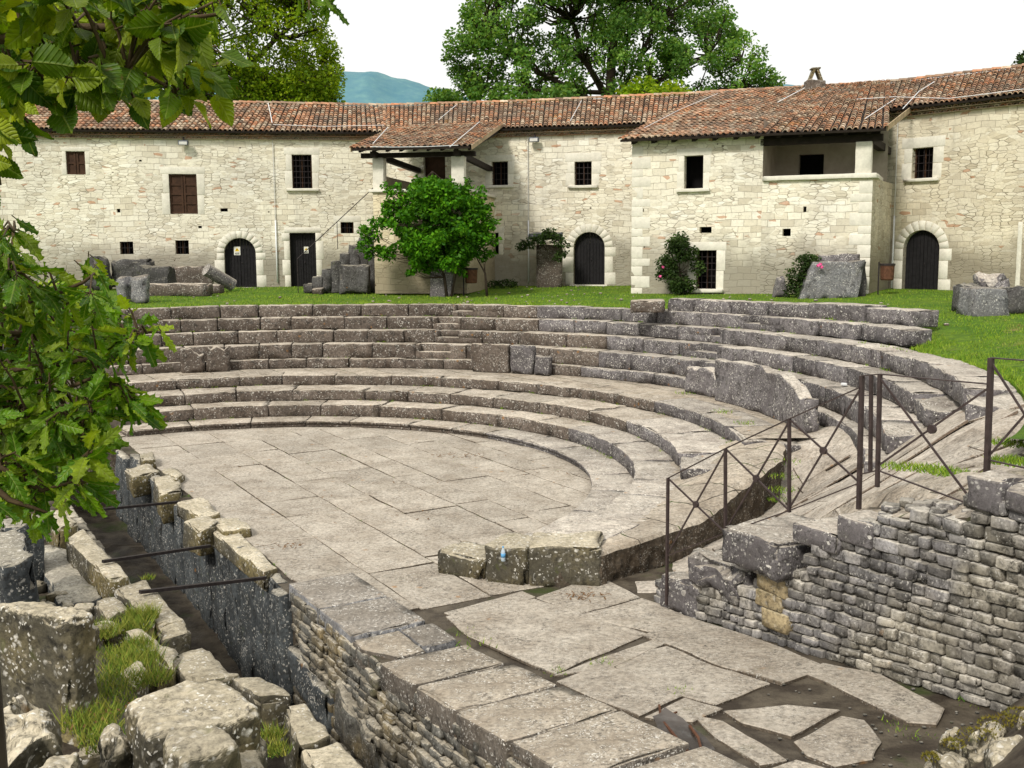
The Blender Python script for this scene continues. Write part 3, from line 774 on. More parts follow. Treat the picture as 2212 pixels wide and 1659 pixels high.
# left side wall of the trench
mb = MB()
def lw(i, j):
    t = -6 + 28 * i / 90; n = -1.52 + .06 * fbm(t * 1.3, j * .5, 7) - (.75 if j == 7 else 0); z = TD - .1 + (.0 - TD) * min(j, 6) / 6 + .05 * fbm(t * 2, j, 3); return tn(t, n, z)
mbx = MB(); stones(mbx, 31, 1.95, lambda a, b, c: tn(-10 + a, -1.93 - b, TD + c), (.16, .3), (.3, .9), .2, rs=random.Random(21), rad=.035, prot=.04)
lwall = empty('trench_wall', tn(9, -1.6, TD), 'mossy stage side wall of the trench, left of the iron bars', 'wall')
mbx.build('stonework', 'trench', lwall, smooth=True)
mb = MB(); mb.box(tn(6, -2.38, TD / 2 - .22), 33, .6, -TD - .1, ET, EN); mb.build('core', 'soil', lwall)
LB = [
 ([(82, 1108), (130, 1095), (170, 1130), (125, 1145)], .22, .5, 'pale narrow block on the stage side of the trench, first below the leaves', 'rock', .12),
 ([(141, 1163), (183, 1142), (282, 1241), (236, 1254)], .26, .6, 'long bright topped block on the stage side beside the middle bar', 'rock', .02),
 ([(247, 1268), (313, 1249), (398, 1335), (335, 1350)], .30, .55, 'long pale block under the nearest iron bar', 'rock', .03),
 ([(340, 1352), (399, 1337), (415, 1362), (354, 1380)], .28, .6, 'short block broken off the long one under the nearest bar', 'rock', .03),
 ([(203, 1295), (248, 1282), (280, 1315), (232, 1335)], .3, .5, 'small squared block left of the one under the nearest bar', 'rock', .05),
 ([(350, 1420), (442, 1391), (521, 1455), (430, 1475)], .5, .7, 'wide pale block with a lichen spotted top in the left foreground ruins', 'rock', .05),
 ([(500, 1462), (560, 1454), (628, 1498), (560, 1516)], .5, .6, 'flat pale block behind the largest boulder, beside the trench', 'rock', .03),
 ([(610, 1527), (657, 1518), (716, 1588), (640, 1612)], .42, .6, 'bright block by the trench right of the largest boulder', 'rock', .04),
 ([(650, 1614), (730, 1598), (815, 1675), (705, 1700)], .42, .6, 'pale block by the trench cut by the bottom edge', 'rock', .04),
 ([(203, 1345), (240, 1338), (275, 1355), (225, 1368)], .45, .35, 'small bright slab between grass tufts right of the upright block', 'rock', .05),
 ([(262, 1362), (300, 1352), (392, 1412), (372, 1452)], .55, .5, 'narrow dark sided stone running beside the grass pocket', 'rock', .1),
 ([(255, 1445), (300, 1425), (325, 1440), (290, 1478)], .75, .3, 'small stone half sunk in the grass pocket', 'rock', .1),
 ([(155, 1480), (195, 1460), (210, 1475), (185, 1510)], 1.05, .4, 'brownish low stone between the upright block and the speckled boulder', 'rock', .1)]
for i, (px, z, h, lab, mt, am) in enumerate(LB):
    quadblock(px, z, h, 'stone_block', mt, lab, seed=60 + i, rad=.05, amp=.02 + am * .1, group=None, seg=.12)
BG = [
 ([(266, 1500), (470, 1447), (572, 1528), (312, 1592)], 1.85, 1.3, 'largest squared boulder in the left foreground, worn pale top with a ledge', .06, .016, 0),
 ([(356, 1570), (478, 1558), (528, 1598), (345, 1648)], 1.95, .9, 'white topped stone with orange lichen in front of the largest boulder', .06, .014, 0),
 ([(-40, 1302), (95, 1292), (206, 1320), (150, 1345)], 1.95, 1.2, 'tall upright block with a yellow brown stained end at the left edge', .045, .018, 0),
 ([(-60, 1490), (85, 1448), (165, 1590), (0, 1690)], 2.05, 1.3, 'speckled boulder with brown moss cushions at the lower left', .22, .08, .25),
 ([(48, 1625), (210, 1590), (240, 1680), (30, 1720)], 2.1, .9, 'white mottled boulder cut off by the lower left edge', .16, .06, .1),
 ([(205, 1570), (262, 1545), (298, 1590), (222, 1630)], 1.6, .7, 'small mossy rock just left of the largest boulder', .1, .05, .1),
 ([(480, 1572), (560, 1560), (585, 1660), (500, 1690)], 1.55, .8, 'dark stone filling the notch at the right of the white topped stone', .08, .04, 0)]
for i, (px, z, h, lab, rad, am, tp) in enumerate(BG):
    quadblock(px, z, h, 'boulder', 'rock', lab, 'boulder', seed=90 + i, rad=rad, amp=am, seg=.07, taper=tp, chip=1.2)
# far left masonry of the stage seen between leaves
for i, (px, z, h, lab) in enumerate([
    ([(-30, 1150), (40, 1140), (75, 1200), (0, 1215)], .9, 1.6, 'dark bluish slab standing at the left edge under the leaves'),
    ([(75, 1175), (150, 1185), (225, 1290), (120, 1300)], -.1, .9, 'mossy grey slab leaning in the dark hollow at the left'),
    ([(-10, 1120), (80, 1105), (95, 1125), (0, 1150)], .7, 1.2, 'pale rough stone behind the lowest leaves at the left edge')]):
    quadblock(px, z, h, 'stone_block', 'upright', lab, seed=130 + i, rad=.06, amp=.04, seg=.14)
# soil and ground of the left ruins
mb = MB()
def lg(i, j):
    t = -14 + 40 * i / 70; n = -2.0 - 9 * j / 36; p = tn(t, n)
    z = -.35 + 1.15 * sm(9.5, 17, t) * sm(-1.9, -3.2, n) + .12 * fbm(p.x * .9, p.y * .9, 2) + (.5 * sm(-3, -7, n))
    return Vector((p.x, p.y, z))
heightmesh(mb, 71, 37, lg); mb.f = [f[::-1] for f in mb.f]
tag(mb.build('rough_ground', 'soil', smooth=True), kind='structure')
mb = MB(); rs = random.Random(44)
for i in range(230):
    t = rs.uniform(4, 21); n_ = -2.7 - rs.random() ** 1.3 * 4.5; p = tn(t, n_); z = -.35 + 1.15 * sm(9.5, 17, t) * sm(-1.9, -3.2, n_) + .12 * fbm(p.x * .9, p.y * .9, 2) + (.5 * sm(-3, -7, n_)); q = rs.uniform(.08, .34); rot = rs.uniform(0, 3)
    rblock(mb, (q, q * rs.uniform(.5, .9), q * rs.uniform(.4, .8)), lambda x, y, zz: Vector((p.x + x * math.cos(rot) - y * math.sin(rot), p.y + x * math.sin(rot) + y * math.cos(rot), z - q * .12 + zz)), q * .16, q * .07, i + 5000, .09, 1)
tag(mb.build('rubble', 'rock', smooth=True), kind='stuff')
mb = MB()
def ep(i, j):
    t = -1.7 - 14 * i / 30 if i else -1.7; n = -11 + 11.4 * j / 30
    return tn(t, n, (.03 + .02 * fbm(t, n, 3)) if i else TD - .2)
heightmesh(mb, 31, 31, ep)
tag(mb.build('side_pavement', 'walk', smooth=False), kind='structure')
# iron bars
BARS = [((302, 1279), (574, 1248), 'nearest iron bar spanning the trench, thickest of the four'), ((222, 1213), (454, 1179), 'iron bar across the middle of the trench, second from the camera'), ((215, 1101), (388, 1084), 'iron bar crossing the trench just below the oak leaves'), ((90, 1034), (226, 1018), 'farthest iron bar across the trench, half hidden by leaves')]
for i, ((a, b), (c, d), lab) in enumerate(BARS):
    p = gp(a, b, .36 if i == 0 else .32); q = gp(c, d, .1); mb = MB(); ax = (q - p).normalized(); ay = ax.cross(Vector((0, 0, 1))).normalized(); mb.box((p + q) / 2, (q - p).length, .06, .045, ax, ay, ax.cross(ay))
    tag(mb.build('iron_bar', 'iron', origin=(p + q) / 2), lab, 'iron bar', 'iron bars across the trench')
# rusty bits on the near slab
for i, (pts, lab) in enumerate([([(1424, 1530), (1428, 1560), (1500, 1648)], 'long bent rusty iron strip lying on the wet slab by the puddle'), ([(1490, 1575), (1508, 1600), (1522, 1655)], 'short straight rusty iron strip right of the bent one')]):
    mb = MB(); P = [fp(u, v) + Vector((0, 0, .03)) for u, v in pts]
    for a_, b_ in zip(P, P[1:]):
        ax = (b_ - a_).normalized(); ay = ax.cross(Vector((0, 0, 1))).normalized(); mb.box((a_ + b_) / 2, (b_ - a_).length + .02, .022, .02, ax, ay, ax.cross(ay))
    if i == 0:
        a_ = P[1]; b_ = fp(1462, 1545) + Vector((0, 0, .034)); ax = (b_ - a_).normalized(); ay = ax.cross(Vector((0, 0, 1))).normalized(); mb.box((a_ + b_) / 2, (b_ - a_).length, .015, .015, ax, ay, ax.cross(ay))
    tag(mb.build('rusty_strip', 'rust', origin=P[0]), lab, 'iron strip')
# water bottle in the seat corner
pb = gp(1087, 1212, .36)
t = empty('water_bottle', pb - Vector((0, 0, .02)), 'small clear plastic water bottle with a blue label in the corner of the broken seats', 'bottle')
mb = MB(); mb.tube([pb + Vector((0, 0, z)) for z in (0, .005, .06, .14, .17, .2, .21)], [.028, .033, .033, .033, .025, .012, .012], 14); mb.build('body', 'plastic', t, smooth=True)
mb = MB(); mb.tube([pb + Vector((0, 0, z)) for z in (.06, .12)], .0345, 14); mb.build('label', 'blue', t, smooth=True)
mb = MB(); mb.tube([pb + Vector((0, 0, z)) for z in (.208, .225)], .015, 10); mb.build('cap', 'blue', t)
pc = gp(1818, 834, 1.9); mb = MB(); rblock(mb, (.13, .08, .06), lambda x, y, z: pc + Vector((x, y, z)), .015, .01, 5, .03)
tag(mb.build('crumpled_paper', 'white', origin=pc), 'crumpled white paper lying on an upper seat tier', 'litter')

# ------------------------------------------------------------------ RIGHT WALL
rwall = empty('rubble_wall', wp(19, 0, .2), 'long wall of small squared grey stones in courses stepping up to the right', 'wall')
WL = 8.4
def wmap(a, b, c): return wp(WT0 + a, b, c + floorz(WT0 + a) * (1 - min(1, c / 2.4)) - .03)
mb = MB(); stones(mb, WL, 2.9, wmap, (.115, .175), (.14, .33), .2, top=lambda x: lerp_tab(TOPT, x), rs=random.Random(8), rad=.017, prot=.026)
mb.build('stonework', 'wallstone', rwall, smooth=True)
# core and ragged top
mb = MB(); NX = 70
def cf(i, j):
    a = WL * i / (NX - 1); zt = lerp_tab(TOPT, a) - .05
    if j == 0: return wp(WT0 + a, .09, -.1)
    if j == 1: return wp(WT0 + a, .09, zt)
    d_ = .09 + (j - 1) * .2; p_ = wp(WT0 + a, d_); k_ = sm(.45, 1.35, d_)
    return wp(WT0 + a, d_, (zt + .03) * (1 - k_) + (rampz(p_.x, p_.y) + .01) * k_ + .05 * fbm(a * 3, j * .8, 2))
heightmesh(mb, NX, 2, cf); mb.build('core', 'soil', rwall)
mb = MB(); heightmesh(mb, NX, 8, lambda i, j: cf(i, j + 1)); mb.build('rough_top', 'walk', rwall, smooth=True)
mb = MB(); rs = random.Random(4)
for i in range(170):   # loose stones bedded in the top
    a = rs.uniform(1.5, WL); z = lerp_tab(TOPT, a); s = rs.uniform(.08, .2)
    if abs(lerp_tab(TOPT, a + .2) - z) > .15: continue
    c = wp(WT0 + a, rs.uniform(.15, .75), z - .03); rot = rs.uniform(0, 3)
    rblock(mb, (s, s * .8, s * .45), lambda x, y, zz, c=c, rot=rot: c + Vector((x * math.cos(rot) - y * math.sin(rot), x * math.sin(rot) + y * math.cos(rot), zz)), .025, .012, 3000 + i, .07)
mb.build('top_stones', 'wallstone', rwall, smooth=True)
def wblock(u0, u1, zb, zt, n0_, n1_, label, seed, rad=.04, amp=.02, cat='stone block', mt='seatblue', jut=0):
    t0 = wall_t_at(u0, zt); t1 = wall_t_at(u1, zt); mb = MB()
    rblock(mb, (t1 - t0, n1_ - n0_, zt - zb), lambda x, y, z: wp(t0 + x, n0_ + y, zb + z), rad, amp, seed, .09, 1.2)
    tag(mb.build('wall_block', mt, smooth=True, origin=wp((t0 + t1) / 2, n0_, zb)), label, cat, 'large blocks on the rubble wall')
wblock(1424, 1510, -.05, .47, -.02, .4, 'low end stone of the wall at the foot of the first railing post', 501, .06, .03)
wblock(1486, 1610, .50, .92, -.05, .7, 'irregular lichen covered block on the low end of the wall', 502, .1, .05)
wblock(1586, 1712, 1.02, 1.52, -.22, 1.0, 'big overhanging squared block with a dark underside on the wall', 503, .04, .022)
wblock(1716, 1815, 1.52, 1.76, -.04, .8, 'grey squared block next above the big overhanging one', 504, .025, .014)
wblock(1812, 1886, 1.72, 2.0, -.03, .45, 'dark upright block right of the squared one, by the tall post', 505, .02, .014)
wblock(2090, 2170, 2.42, 2.76, -.04, .5, 'squared block on top of the wall below the last visible post', 506, .03, .015)
wblock(2174, 2270, 2.5, 2.72, -.02, .5, 'dark block on the wall top at the right edge', 507, .04, .02)
wblock(2150, 2300, 2.78, 2.95, .3, 1.2, 'mossy flat stone lying on the wall top at the right edge', 508, .06, .04, mt='rock')
# yellowish stones under the big block
for i, (u0, u1, zb, zt) in enumerate([(1640, 1700, .8, 1.02), (1640, 1692, .6, .79), (1650, 1706, .36, .59)]):
    t0 = wall_t_at(u0, zt); t1 = wall_t_at(u1, zt); mb = MB()
    rblock(mb, (t1 - t0, .2, zt - zb), lambda x, y, z: wp(t0 + x, -.05 + y, zb + z), .02, .01, 520 + i, .08)
    mb.build('yellow_stone', 'ochre', rwall, smooth=True)

# ------------------------------------------------------------------ RAILING
PN = [ # u, y, ztop rail, zbottom rail, foot z
 (1443, 14.12, None), (1566, 13.35, None), (1706, 12.45, None), (1860, 11.75, None)]
def yz(u, v, y): return gy(u, v, y)
rl = empty('iron_railing', gy(1441, 1305, 14.1), 'dark iron railing of crossed bars climbing along the rubble wall', 'railing')
def post(p0, p1, w=.035, nm='post'):
    mb = MB(); d = (p1 - p0); ax = Vector((.86, -.5, 0)); mb.box((p0 + p1) / 2, w, w, d.length, Vector((.52, -.85, 0)), Vector((.85, .52, 0)), d.normalized()); return mb.build(nm, 'ironp', rl)
def bar(p, q, w=.018, h=.018, nm='rail'):
    mb = MB(); ax = (q - p).normalized(); ay = ax.cross(Vector((0, 0, 1))).normalized(); mb.box((p + q) / 2, (q - p).length, w, h, ax, ay, ax.cross(ay)); return mb.build(nm, 'ironp', rl)
def boss(c, r=.045):
    mb = MB(); ax = Vector((.85, .52, 0)); mb.tube([c - ax * .02, c + ax * .02], r, 16); mb.build('boss', 'ironp', rl)
A = [(1443, 14.12, 1033, 1200), (1567, 13.35, 969, 1151), (1705, 12.45, 905, 1103), (1857, 11.75, 837, 1043)]
PT = [yz(u, v, y) for u, y, v, w in A]; PB = [yz(u, w, y) for u, y, v, w in A]
for i in range(3):
    bar(PT[i], PT[i + 1], .035, .012, 'top_rail'); bar(PB[i], PB[i + 1], .022, .014, 'bottom_rail')
    bar(PT[i], PB[i + 1], .018, .02, 'cross_bar'); bar(PT[i + 1] - Vector((0, 0, .03)), PB[i] + Vector((0, 0, .03)), .016, .02, 'cross_bar')
    boss((PT[i] + PB[i + 1] + PT[i + 1] + PB[i]) / 4)
post(yz(1440, 1306, 14.12), PT[0]); post(PB[1] - Vector((0, 0, .02)), PT[1]); post(PB[2] - Vector((0, 0, .02)), PT[2])
p4t = yz(1862, 812, 11.75); post(yz(1855, 1100, 11.75), Vector((p4t.x, 11.75, p4t.z)), .045)
p5t = yz(1882, 811, 11.6); post(yz(1880, 1018, 11.6), p5t, .035)
p6t = yz(1901, 808, 11.5); post(yz(1895, 1052, 11.5), p6t, .04)
bar(p4t, p6t, .045, .012, 'top_rail'); bar(yz(1857, 1025, 11.75), yz(1896, 1016, 11.5), .025, .014, 'bottom_rail')
p7t = yz(2141, 773, 10.75); p7r = yz(2138, 830, 10.75); p7b = yz(2108, 1094, 10.72)
post(yz(2131, 1035, 10.75), p7t, .05)
bar(p6t, p7r, .04, .012, 'top_rail'); p6b = yz(1896, 1016, 11.5); bar(p6b, p7b, .022, .014, 'bottom_rail')
bar(p6t + Vector((0, 0, -.04)), yz(2104, 1088, 10.72), .018, .022, 'cross_bar'); bar(p6b + Vector((0, 0, .05)), p7r - Vector((0, 0, .03)), .018, .022, 'cross_bar'); boss(yz(2013, 927, 11.1), .05)
p8t = gy(2310, 786, 10.2); p8b = gy(2300, 1030, 10.2); p7b2 = yz(2134, 993, 10.75)
bar(p7t, p8t, .04, .012, 'top_rail'); bar(p7b2, p8b, .022, .014, 'bottom_rail'); bar(p7t - Vector((0, 0, .04)), p8b, .018, .022, 'cross_bar'); bar(p7b2 + Vector((0, 0, .03)), p8t, .018, .022, 'cross_bar'); post(gy(2298, 1060, 10.2), p8t, .045)

# mossy rocks bottom right
mb = MB()
def mg(i, j):
    x = 2.2 + 6 * i / 50; y = 4.2 + 5.0 * j / 42; t_, n_ = to_tn((x, y, 0)); k = sm(21.3, 23.2, t_ + .5 * (n_ - 3.2))
    return Vector((x, y, floorz(t_) - .06 + 1.0 * k + .05 * fbm(x * 2, y * 2, 1) * (.3 + k)))
heightmesh(mb, 51, 43, mg); mb.f = [f[::-1] for f in mb.f] if False else mb.f
tag(mb.build('soil_bank', 'soil', smooth=True), kind='structure')
RK = [([(1985, 1620), (2060, 1585), (2110, 1640), (2030, 1690)], 'rounded rock with brown moss'), ([(2075, 1555), (2150, 1528), (2190, 1570), (2110, 1600)], 'pale broken rock above the rounded one'),
      ([(2120, 1600), (2200, 1570), (2290, 1620), (2190, 1680)], 'dark rock under a cushion of orange moss'), ([(2030, 1560), (2065, 1545), (2085, 1570), (2050, 1585)], 'small white chipped rock left of the moss'), ([(1925, 1650), (1985, 1635), (1995, 1670), (1930, 1690)], 'small rock at the left end of the mossy bank'),
      ([(2195, 1530), (2260, 1510), (2290, 1560), (2220, 1575)], 'grey rock cut by the right edge')]
for i, (px, lab) in enumerate(RK):
    quadblock(px, 1.05 + .03 * i, .5, 'rock', 'rock', lab + ' in the bottom right corner', 'rock', 'rocks of the mossy bank', 150 + i, .12, .05, .08, taper=-.15)
rs = random.Random(9)
mb = MB()
for (u, v, s, z) in [(2110, 1590, .16, 1.1), (2150, 1565, .15, 1.12), (2060, 1610, .1, 1.08), (2180, 1560, .14, 1.14), (2010, 1640, .07, 1.05), (2205, 1545, .14, 1.2)]:
    for k in range(160):
        a = rs.uniform(0, 6.28); q = rs.random() ** .5 * s; c = gp(u, v, z) + Vector((q * math.cos(a), q * .8 * math.sin(a), (1 - (q / s) ** 2) * .05))
        h = rs.uniform(.01, .022); d = Vector((rs.uniform(-1, 1), rs.uniform(-1, 1), .8)).normalized() * h; e = d.orthogonal().normalized() * .008
        mb.add([c - e, c + e, c + d * 1.6], [(0, 1, 2)])
tag(mb.build('moss', 'moss'), kind='stuff')

# ------------------------------------------------------------------ LAWN / TERRAIN
def inner_r(a):
    if a > 30: return 15.2
    if a > 8.5: return 15.2 + (30 - a) / 22 * .55
    if a > 6: return 15.8 - (8.5 - a) / 2.5 * .9
    return 14.86 + .15 * sm(6, -28, a)
def lawnz(x, y):
    r = math.hypot(x - CX, y - CY); a = math.degrees(math.atan2(y - CY, x - CX)); ri = inner_r(a) if -40 < a < 130 else 15.2
    zi = 3.07 if a > 26 else 2.665 + .405 * sm(2, 24, a)
    if a < -45 or a > 150: zi = 2.7
    k = sm(0, 4.0, r - ri); zo = 3.15 + .15 * sm(20, 27, r) * sm(5, 12, y - CY)
    z = zi + (zo - zi) * k
    return z + .03 * fbm(x * .35, y * .35, 4) * sm(.2, 1, r - ri)
mb = MB(); AN = 118
rads = [0, .12, .35, .7, 1.1, 1.6, 2.2, 3, 4, 5, 6.2, 7.6, 9.2, 11, 13, 16, 20, 30, 60, 140, 400, 1200, 4000]
def lf(i, j):
    a = -38 + (132 + 38) * i / (AN - 1); r = inner_r(a) + rads[j] - .0; p = pol(r, a); z = lawnz(p.x, p.y) if rads[j] < 60 else 3.2
    if j == 0: z -= .12
    return Vector((p.x, p.y, z))
heightmesh(mb, AN, len(rads), lf)
mb.f = [f[::-1] for f in mb.f]
# the rest of the round, so that one sheet reaches the horizon everywhere
def lf2(i, j):
    a = 132 + (190) * i / 60; rr_ = [16, 19, 23, 27, 34, 60, 140, 400, 1200, 4000][j]
    p = pol(rr_, a); z = -.3 if j < 1 else [-.3, .6, 1.4, 2.2, 3.0, 3.2, 3.2, 3.2, 3.2, 3.2][j]
    return Vector((p.x, p.y, z))
o_ = len(mb.v); heightmesh(mb, 61, 10, lf2)
tag(mb.build('lawn', 'grass', smooth=True), kind='structure')
# grass blades where the lawn is near, tufts in joints
mb = MB(); rs = random.Random(3)
def blade(p, h, w=.006, lean=.5):
    a = rs.uniform(0, 6.28); d = Vector((math.cos(a), math.sin(a), 0)) * w; l = Vector((rs.uniform(-1, 1), rs.uniform(-1, 1), 0)) * h * lean
    mb.v += [p - d, p + d, p + l + Vector((0, 0, h))]; n = len(mb.v); mb.f.append((n - 3, n - 2, n - 1))
for i in range(90000):
    a = rs.uniform(-27, 118) if i % 3 else rs.uniform(-27, 25); ri = inner_r(a); r = ri + (rs.random() ** 1.5) * (13 if a > 15 else 12)
    p = pol(r, a); q = pj((p.x, p.y, 3))
    if not (-20 < q[0] < 2240): continue
    cl = fbm(p.x * 1.1, p.y * 1.1, 6); 
    if cl < -.35: continue
    sc = 1 + max(0, (p.y - 20)) * .03
    blade(Vector((p.x, p.y, lawnz(p.x, p.y) - .01)), rs.uniform(.025, .075) * (1 + .5 * cl) * (1.0 if r - ri > .25 else 1.5), .009 * sc, .7)
tag(mb.build('grass', 'blade'), kind='stuff')
mb = MB()
def tuft(c, n, rad, h, w=.005):
    for k in range(n):
        a = rs.uniform(0, 6.28); q = rad * rs.random() ** .6; blade(c + Vector((q * math.cos(a), q * math.sin(a), 0)), h * rs.uniform(.4, 1.2), w, .9)
for (u, v, z, n, rad, h) in [(240, 1420, .62, 500, .26, .1), (300, 1395, .6, 300, .16, .14), (250, 1480, .85, 700, .32, .1), (225, 1530, 1.0, 500, .28, .09), (270, 1440, .7, 450, .26, .11), (215, 1370, .5, 600, .25, .16), (305, 1335, .35, 700, .22, .17), (290, 1360, .4, 400, .2, .15), (190, 1560, 1.1, 600, .25, .14), (590, 1590, .3, 250, .12, .12), (600, 1625, .4, 250, .12, .1), (320, 1250, .1, 100, .1, .08), (300, 1430, .6, 400, .25, .2), (330, 1470, .8, 300, .2, .16), (240, 1600, 1.3, 500, .25, .12)]:
    tuft(gp(u, v, z), n, rad, h)
tag(mb.build('grass', 'dry'), kind='stuff')
mb = MB()   # weeds in seat joints
for i in range(150):
    k = rs.choice([1, 2, 3, 5, 6, 7, 8, 8]); a = rs.uniform(0, 118) if k < 9 else 0; c = pol(RR[k] - .02, a, ZZ[k]); tuft(c, rs.randint(4, 16), .1, .07, .007)
for i in range(260):
    p = tn(rs.uniform(-2, 14), rs.choice(bandn)[0] + rs.uniform(-.02, .02)); 
    if math.hypot(p.x - CX, p.y - CY) < 7.4: tuft(p + Vector((0, 0, -.02)), rs.randint(2, 6), .06, .035, .006)
for (u, v, z, n) in [(1700, 1000, 1.05, 40), (1690, 1060, .6, 120), (1692, 1030, .8, 90), (1688, 1080, .35, 100), (1950, 1010, 2.1, 260), (2010, 1015, 2.2, 320), (2060, 1025, 2.3, 320), (2190, 1000, 2.6, 500), (2180, 960, 2.5, 300), (1480, 850, 1.11, 60), (1560, 890, 1.11, 80), (1610, 915, 1.11, 60), (1030, 1395, .1, 20)]:
    tuft(gp(u, v, z), n, .28, .07, .008)
for (u, v) in [(1700, 1378), (1760, 1400), (1850, 1425), (1950, 1455), (2040, 1490), (2100, 1520), (2160, 1560), (1620, 1350), (1560, 1335), (1200, 1452), (1010, 1370), (1300, 1432), (1470, 1495), (2080, 1600), (1980, 1590), (1930, 1570), (2150, 1585)]:
    z_ = floorz(*to_tn(gp(u, v, .2))); tuft(gp(u, v, z_), 26, .16, .05, .006)
tag(mb.build('weeds', 'blade'), kind='stuff')
mb = MB()
for i in range(170):
    u, v = rs.uniform(1640, 2150), rs.uniform(1400, 1659); p = gp(u, v, floorz(*to_tn(gp(u, v, .3)))); t_, n_ = to_tn(p)
    if n_ > 4.2: continue
    s_ = rs.uniform(.01, .045); rblock(mb, (s_, s_ * .8, s_ * .5), lambda x, y, zz: Vector((p.x + x, p.y + y, floorz(t_, n_) - .025 + zz)), s_ * .25, .003, i, .2)
tag(mb.build('gravel', 'sooty'), kind='stuff')
# small pale stones scattered in the grass
mb = MB()
for i in range(170):
    a = rs.uniform(45, 85) if i % 2 else rs.uniform(10, 110); r = inner_r(a) + rs.uniform(.3, 14); p = pol(r, a); s = rs.uniform(.03, .13); z = lawnz(p.x, p.y)
    rblock(mb, (s, s, s * .6), lambda x, y, zz: Vector((p.x + x, p.y + y, z - .01 + zz)), s * .3, .006, i, .2)
tag(mb.build('pebbles', 'slab'), kind='stuff')
# distant hills
def hill(name, prof, y0):
    mb = MB(); xs = [(u - 1106) / F * y0 for u, v in prof]; zs = [gy(u, v, y0).z for u, v in prof]; tab = list(zip(xs, zs)); n = 260
    def hf(i, j):
        x = tab[0][0] + (tab[-1][0] - tab[0][0]) * i / (n - 1); zt = lerp_tab(tab, x) - 3
        s = j / 14; z = 3 + zt * math.sin(min(1, s * 1.25) * 1.5708) ** 1.0 if j else 3
        z += (3.0 * fbm(x * .03, j * 1.1, 3, 4) + 2.2 * abs(fbm(x * .16, j * 2.3, 1, 3)) - 3) * min(1, s * 3) * (y0 / 1300)
        return Vector((x, y0 - 420 + 500 * s + 30 * fbm(x * .01, j * .3, 5), z))
    heightmesh(mb, n, 15, hf)
    tag(mb.build(name, 'hill', smooth=True), kind='structure')
hill('hills', [(-600, 235), (200, 215), (600, 200), (700, 178), (735, 168), (800, 168), (840, 169), (885, 180), (945, 196), (1010, 214), (1060, 228), (1150, 240), (1500, 222), (1600, 196), (1640, 190), (1690, 194), (1740, 203), (1850, 225), (2900, 240)], 1300)

# ------------------------------------------------------------------ FARMHOUSES
ZEV = 10.13
class Wall:
    def __init__(s, P0, P1, z0, z1):
        s.P0 = Vector((P0[0], P0[1], 0)); s.P1 = Vector((P1[0], P1[1], 0)); s.d = (s.P1 - s.P0); s.L = s.d.length; s.d.normalize()
        s.n = Vector((-s.d.y, s.d.x, 0))       # away from the camera
        if s.n.y < 0: s.n = -s.n
        s.z0, s.z1 = z0, z1
    def at(s, a, b, c): return s.P0 + s.d * a + s.n * b + Vector((0, 0, c))
    def hit(s, u, v):
        d = ray(u, v); k = s.P0; den = d.x * s.n.x + d.y * s.n.y; t = (k.x * s.n.x + k.y * s.n.y) / den
        p = Vector((0, 0, EYE)) + d * t; return ((p - s.P0).dot(s.d), p.z)
    def rect(s, u0, u1, v0, v1):
        um, vm = (u0 + u1) / 2, (v0 + v1) / 2
        return (s.hit(u0, vm)[0], s.hit(u1, vm)[0], s.hit(um, v1)[1], s.hit(um, v0)[1])
def build_wall(w, parent, ops, mat, z1f=None, thick=.55, name='wall'):
    """front face with openings (s0,s1,z0,z1,arch,depth) and their reveals"""
    mb = MB(); xs = sorted(set([0, w.L] + [x for o in ops for x in (o[0], o[1])])); zs = sorted(set([w.z0, w.z1] + [z for o in ops for z in (o[2], o[3])]))
    def refine(l, st):
        out = []
        for a, b in zip(l, l[1:]):
            n = max(1, int((b - a) / st)); out += [a + (b - a) * i / n for i in range(n)]
        return out + [l[-1]]
    xs = refine(xs, .7); zs = refine(zs, .7); zc = (lambda a, z: z) if z1f is None else (lambda a, z: min(z, z1f(a)))
    for a, b in zip(xs, xs[1:]):
        for c, d in zip(zs, zs[1:]):
            if any(o[0] - 1e-6 < (a + b) / 2 < o[1] + 1e-6 and o[2] - 1e-6 < (c + d) / 2 < o[3] + 1e-6 for o in ops): continue
            mb.add([w.at(a, 0, zc(a, c)), w.at(b, 0, zc(b, c)), w.at(b, 0, zc(b, d)), w.at(a, 0, zc(a, d))], [(0, 1, 2, 3)])
    for o in ops:
        s0, s1, z0, z1 = o[:4]; dep = o[5]
        pts = [(s0, z0), (s1, z0)]
        if o[4]:
            rr = (s1 - s0) / 2; zc_ = z1 - rr * .96; cc = (s0 + s1) / 2; arc = [(cc + rr * math.cos(t * math.pi / 16), zc_ + rr * .96 * math.sin(t * math.pi / 16)) for t in range(17)]
            pts += arc
            for k in range(8): mb.add([w.at(s1, 0, z1), w.at(*[arc[k][0], 0, arc[k][1]]), w.at(arc[k + 1][0], 0, arc[k + 1][1])], [(0, 2, 1)])
            for k in range(8, 16): mb.add([w.at(s0, 0, z1), w.at(arc[k][0], 0, arc[k][1]), w.at(arc[k + 1][0], 0, arc[k + 1][1])], [(0, 2, 1)])
        else: pts += [(s1, z1), (s0, z1)]
        for k in range(len(pts)):
            a, b = pts[k], pts[(k + 1) % len(pts)]
            mb.add([w.at(a[0], 0, a[1]), w.at(b[0], 0, b[1]), w.at(b[0], dep, b[1]), w.at(a[0], dep, a[1])], [(0, 1, 2, 3)])
    def uvf(p):
        d = p - w.P0; return (d.dot(w.d) + d.dot(w.n) + w.P0.x * 3.3, p.z - w.z0)
    ob = mb.build(name, mat, parent, uvs=uvf); return ob
